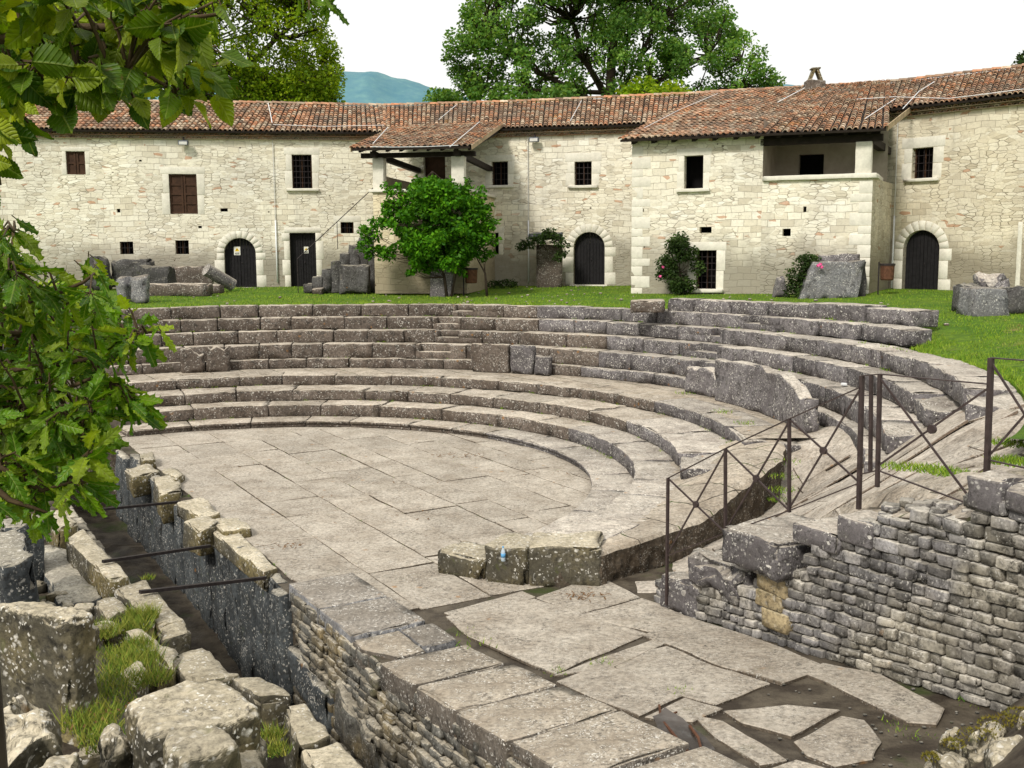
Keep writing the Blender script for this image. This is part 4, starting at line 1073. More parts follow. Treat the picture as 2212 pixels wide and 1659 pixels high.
def sbox(w, s0, s1, b0, b1, z0, z1, name, mat, parent, rad=0):
    mb = MB()
    if rad: rblock(mb, (s1 - s0, b1 - b0, z1 - z0), lambda x, y, z: w.at(s0 + x, b0 + y, z0 + z), rad, .006, int(s0 * 10), .3)
    else: mb.box(w.at((s0 + s1) / 2, (b0 + b1) / 2, (z0 + z1) / 2), s1 - s0, b1 - b0, z1 - z0, w.d, w.n)
    return mb.build(name, mat, parent, smooth=bool(rad))
def window(w, parent, R_, kind, frame=.32, sill=True, dep=.3):
    """kind: grille / shutter / open ; frame = dressed-stone surround width"""
    s0, s1, z0, z1 = R_
    win = None
    if kind == 'shutter':
        mb = MB(); g = .02; sm_ = (s0 + s1) / 2
        mb.box(w.at(sm_, dep + .03, (z0 + z1) / 2), s1 - s0, .04, z1 - z0, w.d, w.n)
        win = mb.build('shutter', 'bwood', parent)
        mb = MB()
        for a, b in ((s0, sm_ - .015), (sm_ + .015, s1)):
            for x in (a + .04, b - .04): mb.box(w.at(x, dep - .012, (z0 + z1) / 2), .08, .045, z1 - z0, w.d, w.n)
            for k in range(5 if z1 - z0 > 1.3 else 3):
                zz = z0 + .05 + (z1 - z0 - .1) * k / (4 if z1 - z0 > 1.3 else 2); mb.box(w.at((a + b) / 2, dep - .008, zz), b - a - .16, .04, .08, w.d, w.n)
        mb.build('panel_frame', 'bwood', win)
    else:
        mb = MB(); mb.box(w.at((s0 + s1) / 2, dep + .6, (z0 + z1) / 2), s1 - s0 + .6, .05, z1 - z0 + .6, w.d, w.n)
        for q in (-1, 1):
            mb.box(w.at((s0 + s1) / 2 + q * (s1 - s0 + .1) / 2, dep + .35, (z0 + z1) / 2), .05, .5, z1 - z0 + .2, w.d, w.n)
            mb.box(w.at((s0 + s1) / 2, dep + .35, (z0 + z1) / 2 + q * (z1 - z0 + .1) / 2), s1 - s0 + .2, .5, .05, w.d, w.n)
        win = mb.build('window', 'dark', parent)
        if kind == 'grille':
            mb = MB(); nx = max(2, int((s1 - s0) / .17)); nz = max(2, int((z1 - z0) / .24))
            for i in range(1, nx): mb.box(w.at(s0 + (s1 - s0) * i / nx, .12, (z0 + z1) / 2), .018, .018, z1 - z0, w.d, w.n)
            for i in range(1, nz): mb.box(w.at((s0 + s1) / 2, .10, z0 + (z1 - z0) * i / nz), s1 - s0, .018, .022, w.d, w.n)
            mb.build('grille', 'iron', win)
            mb = MB(); mb.box(w.at((s0 + s1) / 2, .26, (z0 + z1) / 2), .05, .04, z1 - z0, w.d, w.n)
            for q in (s0 + .03, s1 - .03): mb.box(w.at(q, .26, (z0 + z1) / 2), .06, .04, z1 - z0, w.d, w.n)
            mb.build('casement', 'bwood', win)
    if frame:
        mb = MB(); p = -.008
        def b_(a, b, c, d, k): rblock(mb, (b - a, .07, d - c), lambda x, y, z: w.at(a + x, p + y, c + z), .012, .003, int(a * 31 + c * 7) + k, .4, 0)
        h = (z1 - z0)
        b_(s0 - frame, s0 - .003, z0 - .02, z0 + h * .52, 1); b_(s0 - frame * .8, s0 - .003, z0 + h * .53, z1, 2)
        b_(s1 + .003, s1 + frame * .85, z0 - .02, z0 + h * .47, 3); b_(s1 + .003, s1 + frame, z0 + h * .48, z1, 4)
        b_(s0 - frame * 1.05, s1 + frame * 1.1, z1 + .004, z1 + frame * .95, 5)
        mb.build('frame', 'frame', win, smooth=True)
    if sill: sbox(w, s0 - .28, s1 + .28, -.14, .06, z0 - .13, z0 - .004, 'sill', 'frame', win, .02)
    return win
def door(w, parent, R_, arch, frame=.38, dep=.28, leaves=2, sign=None, label=None):
    s0, s1, z0, z1 = R_; mb = MB(); rr = (s1 - s0) / 2; n = 10
    top = lambda s: (z1 - rr * .96 + .96 * math.sqrt(max(0, rr * rr - (s - (s0 + s1) / 2) ** 2))) if arch else z1
    for i in range(n):
        a = s0 + (s1 - s0) * i / n + .008; b = s0 + (s1 - s0) * (i + 1) / n - (.02 if i == n // 2 - 1 else .006); f = dep + (.0 if i % 2 else .006)
        vs = [w.at(a, f, z0), w.at(b, f, z0), w.at(b, f, top(b - (.01 if b > s0 + rr else 0))), w.at(a, f, top(a)), w.at(a, f + .05, z0), w.at(b, f + .05, z0), w.at(b, f + .05, top(b)), w.at(a, f + .05, top(a))]
        mb.add(vs, [(0, 1, 2, 3), (0, 3, 7, 4), (1, 5, 6, 2), (3, 2, 6, 7)])
    mb.box(w.at((s0 + s1) / 2, dep + .12, (z0 + z1) / 2 - (rr * .3 if arch else 0)), s1 - s0 + .1, .05, (z1 - z0) * (.75 if arch else 1.05), w.d, w.n)
    dr = mb.build('door', 'dwood', parent)
    mb = MB(); cx = (s0 + s1) / 2
    mb.tube([w.at(cx + .06, dep - .03, z0 + 1.05), w.at(cx + .06, dep - .05, z0 + 1.1), w.at(cx + .06, dep - .03, z0 + 1.15)], .012, 6); mb.build('handle', 'iron', dr)
    if frame:
        mb = MB()
        def q(f, k):  # voussoir / jamb stone from outline function
            rblock(mb, (1, .08, 1), f, .02, .002, k, .5, 0)
        if arch:
            zc = z1 - rr * .96; nv = 11
            for i in range(nv):
                t0 = math.pi * i / nv + .01; t1 = math.pi * (i + 1) / nv - .01
                f = lambda x, y, z, t0=t0, t1=t1: w.at(cx + (rr + .004 + frame * z) * math.cos(t0 + (t1 - t0) * x), -.006 + y, zc + (rr * .96 + .004 + frame * z) * math.sin(t0 + (t1 - t0) * x))
                q(f, i)
            zt = zc
        else:
            zt = z1
            f = lambda x, y, z: w.at(s0 - frame * .9 + x * (s1 - s0 + frame * 1.9), -.006 + y, z1 + .005 + frame * .95 * z); q(f, 9)
        for sd in (-1, 1):
            zz = z0; k = 0
            while zz < zt - .05:
                hh = min(zt - zz, .55 + .3 * ((k * 7 + (sd > 0) * 3) % 3) / 2); wd = frame * (1 + .35 * ((k + (sd > 0)) % 2))
                a0 = s0 - .004 - wd if sd < 0 else s1 + .004
                f = lambda x, y, z, a0=a0, wd=wd, zz=zz, hh=hh: w.at(a0 + x * wd, -.006 + y, zz + .004 + z * (hh - .01)); q(f, k + 20 * sd); zz += hh; k += 1
        mb.build('frame', 'frame', dr, smooth=True)
    sbox(w, s0 - .15, s1 + .15, -.18, .3, z0 - .12, z0 + .0, 'threshold', 'frame', dr, .02)
    if sign:
        su, sv, sw, shh = sign; s_, z_ = w.hit(su, sv)
        pl = sbox(w, s_ - sw, s_ + sw, dep - .03, dep - .012, z_ - shh, z_ + shh, 'sign', 'sign', dr)
        mb = MB(); f = dep - .034; c = z_ + shh * .25; r_ = sw * .78
        mb.add([w.at(s_ - r_, f, c - r_ * .6), w.at(s_ + r_, f, c - r_ * .6), w.at(s_, f, c + r_ * .9)], [(0, 1, 2)]); mb.build('warning_triangle', 'yellow', pl)
        mb = MB(); f = dep - .037
        mb.add([w.at(s_ - .02, f, c - r_ * .35), w.at(s_ + .025, f, c), w.at(s_ + .0, f, c + r_ * .5), w.at(s_ - .03, f, c - .0)], [(0, 1, 2, 3)])
        for k in range(3): mb.box(w.at(s_, f, z_ - shh * (.45 + .17 * k)), sw * 1.4, .002, .012, w.d, w.n)
        mb.build('sign_marks', 'black', pl)
    return dr
def tube_tile(mb, p, q, r0, r1, upv, side, seg=5, open_=True):
    """half round tile from p (low, wide) to q (high, narrow)"""
    o = len(mb.v)
    for c, r in ((p, r0), (q, r1)):
        for k in range(seg + 1):
            t = math.pi * k / seg; mb.v.append(c + side * (r * math.cos(t)) + upv * (r * math.sin(t) * .85))
    for k in range(seg): mb.f.append((o + k, o + k + 1, o + seg + 2 + k, o + seg + 1 + k))
    # visible thickness of the lower lip
    o2 = len(mb.v)
    for k in range(seg + 1):
        t = math.pi * k / seg; mb.v.append(p + side * ((r0 - .022) * math.cos(t)) + upv * ((r0 - .022) * math.sin(t) * .85))
    for k in range(seg): mb.f.append((o + k, o2 + k, o2 + k + 1, o + k + 1))
def roof(name, parent, low, high, spacing=.215, course=.36, seed=1, r0=.098):
    """low / high: polylines of equal count (eave, top). returns tile mesh object"""
    rs = random.Random(seed); mb = MB(); base = MB()
    seglen = [((low[i + 1] - low[i]).length + (high[i + 1] - high[i]).length) / 2 for i in range(len(low) - 1)]; tot = sum(seglen); ncol = int(tot / spacing)
    def at(f):
        x = f * tot
        for i, l in enumerate(seglen):
            if x <= l + 1e-6 or i == len(seglen) - 1: s = min(1, x / l); return low[i].lerp(low[i + 1], s), high[i].lerp(high[i + 1], s)
            x -= l
    prev = None
    for c in range(ncol + 1):
        f = c / ncol; a, b = at(f); a2, b2 = at(min(1, f + .001)) if f < 1 else at(f); a1, b1 = at(max(0, f - .001))
        side = (a2 - a1).normalized(); dn = (b - a); n = max(1, round(dn.length / course)); up = side.cross(dn).normalized()
        if up.z < 0: up = -up
        jit = rs.uniform(-.015, .015)
        for k in range(n):
            p = a + dn * (k / n) + side * (jit + rs.uniform(-.012, .012)); q = a + dn * min(1.0, (k + 1.12) / n) + side * jit
            lift = up * (.028 + rs.uniform(-.006, .012)); sag = Vector((0, 0, .03 * fbm(p.x * .4, p.y * .4, seed)))
            tube_tile(mb, p + lift + sag, q + up * -.004 + sag, r0 + rs.uniform(-.006, .006), r0 * .8, up, side)
        o = len(base.v); base.v += [a + up * -.015, b + up * -.015, a + up * -.09, b + up * -.09]
        if prev is not None: base.f += [(prev, o, o + 1, prev + 1), (prev + 2, prev + 3, o + 3, o + 2), (prev, prev + 2, o + 2, o)]
        prev = o
    r_ = base.build('roof', 'beam', parent); mb.build('tiles', 'tile', r_, smooth=False); return r_
def ridge_tiles(parent, pts, seed=3):
    mb = MB(); rs = random.Random(seed)
    for a, b in zip(pts, pts[1:]):
        n = int((b - a).length / .38); d = (b - a) / n; side = Vector((-d.y, d.x, 0)).normalized(); up = Vector((0, 0, 1))
        for k in range(n): tube_tile(mb, a + d * k + Vector((0, 0, .03 + rs.uniform(-.01, .015))), a + d * (k + 1.1) + Vector((0, 0, .02)), .13, .11, up, side)
    mb.build('ridge', 'tile', parent)
def romanella(parent, w, s0, s1, z, out=.3):
    """two courses of tile ends bedded under the eave"""
    mb = MB()
    for row, (o_, dz, off) in enumerate([(out, 0, 0), (out * .55, -.135, .5)]):
        n = int((s1 - s0) / .22)
        for i in range(n):
            s = s0 + (i + off) * (s1 - s0) / n
            tube_tile(mb, w.at(s, -o_, z + dz), w.at(s, .1, z + dz), .095, .09, Vector((0, 0, 1)), w.d)
        mb.box(w.at((s0 + s1) / 2, -o_ / 2 + .03, z + dz - .012), s1 - s0, o_, .02, w.d, w.n)
    mb.build('eave_tiles', 'tile', parent)
def V(x, y, z=0): return Vector((x, y, z))

def eavept(u, v, z=ZEV): return gp(u, v, z)
# --- left house
WA = Wall((-24.0, 46.25), (-5.6, 49.15), 3.2, ZEV + .17)
hL = empty('farmhouse', WA.at(WA.L / 2, 0, 3.2), 'long pale stone farmhouse at the left with brown shuttered windows and two dark doors', 'house')
r1 = WA.rect(143, 184, 327, 377); r2 = WA.rect(366, 426, 376, 462); r3 = WA.rect(631, 674, 334, 407); r4 = WA.rect(259, 288, 522, 549); r5 = WA.rect(379, 408, 519, 549)
d1 = WA.rect(485, 553, 514, 621); d2 = WA.rect(627, 683, 503, 620); r6 = WA.rect(736, 764, 480, 504)
put = [WA.rect(252, 260, 451, 459), WA.rect(476, 492, 450, 457), WA.rect(428, 436, 488, 493), WA.rect(300, 306, 345, 349)]
ops = [(*r, 0, .34) for r in (r1, r2, r3, r4, r5, r6)] + [(*d1, 1, .4), (*d2, 0, .4)] + [(*p, 0, .25) for p in put]
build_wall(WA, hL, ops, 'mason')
window(WA, hL, r1, 'shutter', .2, False, .12); window(WA, hL, r2, 'shutter', .34, False, .12); window(WA, hL, r3, 'grille', .33, True)
window(WA, hL, r4, 'grille', 0, False); window(WA, hL, r5, 'grille', 0, False); window(WA, hL, r6, 'grille', .3, False)
door(WA, hL, d1, 1, .32, sign=(511, 542, .14, .19)); door(WA, hL, d2, 0, .26, sign=(661, 540, .1, .15))
for p in put: sbox(WA, p[0], p[1], .22, .25, p[2], p[3], 'putlog_hole', 'dark', hL)
RZ = 11.95
def ridge_at(u, v): return gp(u, v, RZ)
Lp = [WA.at(0, -.45, ZEV + .06), WA.at(5, -.45, ZEV + .06), WA.at(12, -.45, ZEV + .06), WA.at(WA.L + .1, -.45, ZEV + .06)]
Hp = [V(-25, 50.2, RZ - .1), V(-19.3, 51.0, RZ), V(-12.2, 52.0, RZ), V(-6.2, 53.2, RZ)]
roof('roof', hL, Lp, Hp, seed=1); ridge_tiles(hL, Hp); romanella(hL, WA, 2, WA.L, ZEV - .1)
# --- centre house
WB = Wall((-5.6, 49.15), (7.6, 46.05), 3.3, ZEV + .17)
hC = empty('farmhouse', WB.at(WB.L / 2, 0, 3.3), 'middle stone farmhouse with two small barred windows over an arched door', 'house')
r1 = WB.rect(1062, 1097, 349, 400); r2 = WB.rect(1241, 1278, 349, 400); r3 = WB.rect(1041, 1077, 503, 549); d1 = WB.rect(1239, 1306, 501, 615)
d0 = WB.rect(915, 962, 338, 420)
build_wall(WB, hC, [(*r, 0, .34) for r in (r1, r2, r3)] + [(*d1, 1, .4), (*d0, 0, .4)], 'mason')
window(WB, hC, r1, 'grille', .3, True); window(WB, hC, r2, 'grille', .4, True); window(WB, hC, r3, 'open', .25, False)
door(WB, hC, d1, 1, .36)
mb = MB(); mb.box(WB.at((d0[0] + d0[1]) / 2, .3, (d0[2] + d0[3]) / 2), d0[1] - d0[0], .05, d0[3] - d0[2], WB.d, WB.n); mb.build('door', 'bwood', hC)
Lp = [WB.at(0, -.45, ZEV + .06), WB.at(6, -.45, ZEV + .06), WB.at(WB.L + 1.2, -.45, ZEV + .06)]
Hp = [V(-6.2, 53.2, RZ), V(.3, 52.2, RZ), V(9.7, 49.5, RZ)]
roof('roof', hC, Lp, Hp, seed=2); ridge_tiles(hC, Hp); romanella(hC, WB, 0, WB.L, ZEV - .1)
# stone shelf with a plant on the wall
# --- porch
PW = Wall((-5.45, 42.35), (-1.75, 41.75), 3.22, 7.2)
pz = 7.2
hP = empty('porch', PW.at(PW.L / 2, 0, 3.2), 'small tiled porch on a stone base above the big bush', 'porch')
build_wall(PW, hP, [], 'mason2')
dep = 6.6
pr = Wall(tuple(PW.at(PW.L, 0, 0))[:2], tuple(PW.at(PW.L, dep, 0))[:2], 3.22, pz); pl = Wall(tuple(PW.at(0, 0, 0))[:2], tuple(PW.at(0, dep, 0))[:2], 3.22, pz)
build_wall(pr, hP, [], 'mason2'); build_wall(pl, hP, [], 'mason2')
sbox(PW, -.15, PW.L + .1, -.12, dep, pz, pz + .12, 'ledge', 'frame', hP, .02)
for s0, s1 in ((-.02, .42), (PW.L - .6, PW.L - .08)): sbox(PW, s0, s1, .1, .55, pz + .12, 8.56, 'pillar', 'plaster' if 0 else 'frame', hP, .02)
sbox(PW, .02, .2, .55, dep, pz + .12, 7.9, 'side_wall', 'mason2', hP)
sbox(PW, -.5, PW.L + .35, .12, .42, 8.56, 8.74, 'beam', 'beam', hP)
for s in (.12, PW.L - .3):
    mb = MB(); p = PW.at(s, -.35, 8.66); q = PW.at(s + .1, dep, 8.5); ax = (q - p).normalized(); ay = ax.cross(V(0, 0, 1)).normalized(); mb.box((p + q) / 2, (q - p).length, .2, .22, ax, ay, ax.cross(ay)); mb.build('beam', 'beam', hP)
for i in range(9):
    s = -.35 + (PW.L + .6) * i / 8; mb = MB(); p = PW.at(s, -.5, 8.76); q = PW.at(s, dep, 10.2); ax = (q - p).normalized(); ay = ax.cross(V(0, 0, 1)).normalized(); mb.box((p + q) / 2, (q - p).length, .09, .09, ax, ay, ax.cross(ay)); mb.build('rafter', 'beam', hP)
eL = PW.at(-.62, -.62, 8.86); eR = PW.at(PW.L + .32, -.62, 8.86)
roof('roof', hP, [eL, eR], [PW.at(-.62, dep + .05, 10.5), PW.at(PW.L + .32, dep + .0, 10.5)], seed=4)
for ss in (-.68, PW.L + .38):
    mb = MB(); p = PW.at(ss, -.6, 8.82); q = PW.at(ss, dep, 10.45); ax = (q - p).normalized(); mb.box((p + q) / 2, (q - p).length, .03, .17, ax, PW.d, ax.cross(PW.d)); mb.build('verge_board', 'board', hP)
# --- stone stair beside the porch
stp = empty('stone_stair', V(-8, 45.5, 3.2), 'dark weathered stone stair climbing to the porch with a thin iron handrail', 'stair')
mb = MB(); rs = random.Random(2)
for i in range(9):
    x1 = -8.6 + i * .38; h = .35 + i * .32
    rblock(mb, (.42, 1.5, h), lambda x, y, z: V(x1 + x, 43.6 + y + .05 * i, 3.2 + z), .05, .03, 600 + i, .25, 1)
mb.build('steps', 'sooty', stp, smooth=True)
mb = MB(); rblock(mb, (1.25, .5, 1.15), lambda x, y, z: V(-7.0 + x, 43.0 + y, 3.2 + z), .1, .05, 640, .25, 1); mb.build('base_block', 'sooty', stp, smooth=True)
mb = MB(); a = V(-8.8, 43.7, 4.6); b = V(-5.5, 44.0, 7.6); mb.tube([a, b], .018, 5); mb.tube([V(-8.8, 43.7, 3.2), a], .018, 5); mb.tube([a.lerp(b, .5), a.lerp(b, .5) - V(0, 0, 1.1)], .015, 5); mb.build('handrail', 'iron', stp)
# --- projecting block house
WC = Wall((4.70, 41.5), (12.85, 38.05), 3.12, 8.98)
hB = empty('farmhouse', WC.at(WC.L / 2, 0, 3.12), 'projecting farmhouse wing with a corner loggia under a broad tiled roof', 'house')
bs = WC.hit(1648, 350)[0]; r1 = WC.rect(1478, 1519, 336, 407); r2 = WC.rect(1511, 1537, 490, 503); r3 = WC.rect(1690, 1708, 494, 510); r4 = WC.rect(1504, 1547, 541, 624); r5 = WC.rect(1735, 1742, 446, 458); r6 = WC.rect(1381, 1391, 451, 458)
LZ = WC.hit(1760, 388)[1]
lo = (bs, WC.L, LZ, 8.98, 0, .35)
op = [(*r1, 0, .34), (*r2, 0, .3), (*r3, 0, .3), (*r4, 0, .4), (*r5, 0, .25), (*r6, 0, .25), lo[:6]]
# loggia is an opening that runs to the corner and the eave: no reveal boxes there
wall_ops = op[:-1]
class _: pass
W1 = Wall(tuple(WC.P0)[:2], tuple(WC.at(bs, 0, 0))[:2], 3.12, 9.2); W2 = Wall(tuple(WC.at(bs, 0, 0))[:2], tuple(WC.P1)[:2], 3.12, LZ)
build_wall(W1, hB, [o for o in wall_ops if o[1] <= bs], 'mason'); 
build_wall(W2, hB, [(o[0] - bs, o[1] - bs, *o[2:]) for o in wall_ops if o[0] >= bs], 'mason')
window(WC, hB, r1, 'open', .28, True, .4)
for r in (r2, r3, r5, r6): window(WC, hB, r, 'open', 0, False, .25)
window(WC, hB, r4, 'grille', .34, False, .3); sbox(WC, r4[0] - .3, r4[1] + .3, -.2, .3, r4[2] - .14, r4[2], 'threshold', 'frame', hB, .02)
# corner quoins
z = 3.12; k = 0
while z < 8.7:
    h = .3 + .16 * ((k * 5) % 3) / 2; l = .75 if k % 2 else .45
    mb = MB(); rblock(mb, (l, .3, h - .012), lambda x, y, zz: WC.at(-.008 + x, -.008 + y, z + zz), .012, .006, 660 + k, .4, 0); mb.build('quoin', 'frame', hB, smooth=True)
    if z < LZ - .4: mb = MB(); rblock(mb, (l, .3, h - .012), lambda x, y, zz: WC.at(WC.L + .008 - l + x, -.008 + y, z + zz), .012, .006, 690 + k, .4, 0); mb.build('quoin', 'frame', hB, smooth=True)
    z += h; k += 1
wl = Wall(tuple(WC.P0)[:2], tuple(WC.at(0, 8, 0))[:2], 3.12, 8.98); build_wall(wl, hB, [], 'mason3', z1f=lambda a: 99)
SD = 4.3
wr = Wall(tuple(WC.P1)[:2], tuple(WC.at(WC.L + .45, SD, 0))[:2], 3.12, LZ); build_wall(wr, hB, [], 'mason3')
sbox(WC, bs + .02, WC.L + .14, -.13, .4, LZ, LZ + .17, 'ledge', 'frame', hB, .02)
sbox(WC, WC.L - .32, WC.L + .16, .42, SD, LZ, LZ + .17, 'ledge', 'frame', hB, .02)
sbox(WC, WC.L - .62, WC.L - .06, .02, .46, LZ + .17, 8.66, 'pillar', 'frame', hB, .02)
# loggia inside
LB_ = Wall(tuple(WC.at(bs - .2, 2.9, 0))[:2], tuple(WC.at(WC.L + .3, 2.9, 0))[:2], LZ - .3, 9.9)
rd = LB_.rect(1725, 1779, 333, 402); rd = (rd[0], rd[1], LZ - .25, rd[3]); build_wall(LB_, hB, [(*rd, 0, .4)], 'plaster', name='loggia_wall'); window(LB_, hB, rd, 'open', 0, False, .3)
ls = Wall(tuple(WC.at(bs, .0, 0))[:2], tuple(WC.at(bs, 3.0, 0))[:2], LZ - .3, 9.6); build_wall(ls, hB, [], 'plaster', name='loggia_wall')
sbox(WC, bs, WC.L, .3, 3.0, LZ - .5, LZ - .35, 'floor', 'frame', hB)
sbox(WC, bs - .1, WC.L + .3, .0, .3, 8.66, 8.9, 'beam', 'beam', hB); sbox(WC, bs, WC.L + .2, .06, .2, 8.9, 9.14, 'boarding', 'beam', hB)
mb = MB(); p = WC.at(WC.L - .2, .1, 8.74); q = WC.at(WC.L + .2, 4.2, 8.62); ax = (q - p).normalized(); ay = ax.cross(V(0, 0, 1)).normalized(); mb.box((p + q) / 2, (q - p).length, .26, .26, ax, ay, ax.cross(ay)); mb.build('beam', 'beam', hB)
for i in range(12):
    s = .15 + (WC.L - .3) * i / 11; mb = MB(); p = WC.at(s, -.42, 8.94); q = WC.at(s, 6, 10.6); ax = (q - p).normalized(); ay = ax.cross(V(0, 0, 1)).normalized(); mb.box((p + q) / 2, (q - p).length, .14, .13, ax, ay, ax.cross(ay)); mb.build('rafter', 'beam', hB)
Eb = [WC.at(-.32, -.55, 9.06), WC.at(WC.L * .5, -.55, 9.04), WC.at(WC.L + .42, -.55, 9.02)]
Hb = [V(9.3, 50.2, RZ + .12), V(13.2, 48.9, RZ + .12), V(16.35, 46.9, RZ + .1)]
roof('roof', hB, Eb, Hb, seed=5); ridge_tiles(hB, [V(9.3, 50.2, RZ + .1), V(13.2, 48.9, RZ + .1), V(17.0, 46.6, RZ)])
mb = MB(); p = Eb[2] + V(.08, .1, .02); q = V(15.3, 41.2, 10.15); ax = (q - p).normalized(); sd = ax.cross(V(0, 0, 1)).normalized(); mb.box((p + q) / 2, (q - p).length, .03, .2, ax, sd, ax.cross(sd)); mb.build('verge_board', 'board', hB)
# chimney
ch = gp(1744, 204, 11.85); ch = V(13.45, 47.9, 11.6)
cu = pj((15.15, 47.5, 12.2))
mb = MB(); rblock(mb, (.8, .6, .62), lambda x, y, z: ch + V(x - .4, y - .3, z), .04, .02, 40, .2); chm = mb.build('chimney', 'seat', hB, smooth=True)
for sx, s2 in ((-.24, -.04), (.28, .07)):
    mb = MB(); p = ch + V(sx, 0, .6); q = ch + V(s2, 0, 1.12); ax = (q - p).normalized(); mb.box((p + q) / 2, (q - p).length, .4, .1, ax, V(0, 1, 0), ax.cross(V(0, 1, 0))); mb.build('chimney_leaf', 'rock', chm)
mb = MB(); tube_tile(mb, ch + V(0, -.2, 1.15), ch + V(0, .2, 1.15), .01, .01, V(0, 0, 1), V(1, 0, 0)); rblock(mb, (.38, .45, .07), lambda x, y, z: ch + V(x - .18, y - .22, 1.1 + z), .02, .01, 41, .2); mb.build('chimney_cap', 'rock', chm)
# --- right house
WD = Wall((13.35, 43.55), (24.3, 30.9), 3.12, ZEV + .17)
hR = empty('farmhouse', WD.at(WD.L / 2, 0, 3.12), 'right hand stone farmhouse running off the picture with one barred window over an arched door', 'house')
r1 = WD.rect(1970, 2015, 319, 385); d1 = WD.rect(1950, 2028, 497, 633)
build_wall(WD, hR, [(*r1, 0, .34), (*d1, 1, .45)], 'mason3')
window(WD, hR, r1, 'grille', .42, True); door(WD, hR, d1, 1, .36, dep=.22)
r7 = WD.rect(2196, 2206, 480, 640); sbox(WD, r7[0], r7[1], -.04, .1, 3.1, r7[3], 'door_jamb', 'frame', hR, .02)
Lp = [WD.at(.9, -.45, ZEV + .06), WD.at(7, -.45, ZEV + .06), WD.at(WD.L, -.45, ZEV + .06)]
Hp = [V(15.6, 47.6, RZ), V(20.3, 43.0, RZ), V(28.0, 34.2, RZ)]
roof('roof', hR, Lp, Hp, seed=6); ridge_tiles(hR, Hp); romanella(hR, WD, 2.0, WD.L, ZEV - .1)
# closed backs so that the houses are solid from the side
for hh, w in ((hL, WA), (hC, WB), (hR, WD)):
    mb = MB(); mb.box(w.at(w.L / 2, 8.0, 7.2), w.L, .2, 7.9, w.d, w.n); mb.build('back_wall', 'mason3', hh)
# --- cables, pipes, lamps
def cable(pts, r, label, name='lightning_cable', mat='white', cat='cable', group='white cables on the roofs'):
    mb = MB(); mb.tube(pts, r, 5); tag(mb.build(name, mat, origin=pts[0]), label, cat, group)
def onroof(u, v, L, H):
    """point on the plane through three roof points"""
    a, b, c = L[0], L[1], H[0]; nn = (b - a).cross(c - a).normalized(); d = ray(u, v); t = (a - V(0, 0, EYE)).dot(nn) / d.dot(nn); return V(0, 0, EYE) + d * t + V(0, 0, .14)
RL = ([WA.at(0, -.45, ZEV + .06), WA.at(WA.L, -.45, ZEV + .06)], [V(-25, 50.2, RZ)])
RC = ([WB.at(0, -.45, ZEV + .06), WB.at(WB.L, -.45, ZEV + .06)], [V(-6.2, 53.2, RZ)])
RP = ([eL, eR], [PW.at(-.62, dep, 10.5)])
RB = ([Eb[0], Eb[2]], [Hb[0]]); RD_ = ([WD.at(2, -.45, ZEV + .06), WD.at(WD.L, -.45, ZEV + .06)], [V(16.9, 46.5, RZ)])
cable([onroof(579, 228, *RL), onroof(584, 250, *RL), onroof(588, 272, *RL)], .02, 'short white cable running down the left roof')
cable([onroof(806, 318, *RP), onroof(838, 282, *RP)], .017, 'white strap down the left side of the porch roof')
cable([onroof(972, 325, *RP), onroof(1036, 270, *RP)], .017, 'white strap down the right side of the porch roof')
cable([onroof(800, 325, *RP), onroof(850, 326, *RP), onroof(920, 325, *RP), onroof(990, 322, *RP)], .012, 'thin white cable sagging along the lower edge of the porch roof')
cable([onroof(948, 265, *RC), onroof(987, 232, *RC)], .013, 'white cable slanting up the middle roof behind the porch')
cable([onroof(1232, 268, *RC), onroof(1256, 224, *RC)], .013, 'white cable slanting up the middle roof right of the porch')
cable([onroof(590, 276, *RL), onroof(700, 280, *RL), onroof(830, 277, *RL)], .012, 'thin wire lying along the left roof toward the porch')
cable([onroof(1392, 284, *RB), onroof(1470, 243, *RB), onroof(1550, 209, *RB)], .013, 'long white cable up the left edge of the wing roof')
cable([onroof(1868, 265, *RB), onroof(1934, 221, *RB)], .017, 'white strap near the right edge of the wing roof')
cable([onroof(1680, 228, *RB), onroof(1738, 197, *RB)], .02, 'thin cable below the chimney')
cable([onroof(1950, 243, *RD_), onroof(1985, 205, *RD_), onroof(2018, 184, *RD_)], .017, 'white strap up the right house roof')
cable([onroof(1850, 222, *RB), onroof(1930, 217, *RB)] + [onroof(2050, 221, *RD_), onroof(2110, 214, *RD_), onroof(2212, 201, *RD_)], .012, 'thin wire looping along the right house roof')
for i, (w, u, v0, v1, lab) in enumerate([(WA, 589, 302, 610, 'thin downpipe between the arched and square doors of the left house'), (WB, 1141, 292, 612, 'thin downpipe on the middle house left of its arched door'), (WD, 1942, 252, 622, 'downpipe in the corner between the loggia and the right house')]):
    s, zt = w.hit(u, v0); _s, zb = w.hit(u, v1); mb = MB()
    mb.tube([w.at(s, -.06, zt), w.at(s, -.06, zb + 2.8)], .018, 6); p_ = empty('downpipe', w.at(s, -.06, zb), lab, 'pipe', 'downpipes'); mb.build('wire', 'pipe', p_)
    mb = MB(); mb.tube([w.at(s, -.06, zb + 2.8), w.at(s, -.06, zb)], .035, 8); mb.build('pipe', 'white', p_, smooth=True)
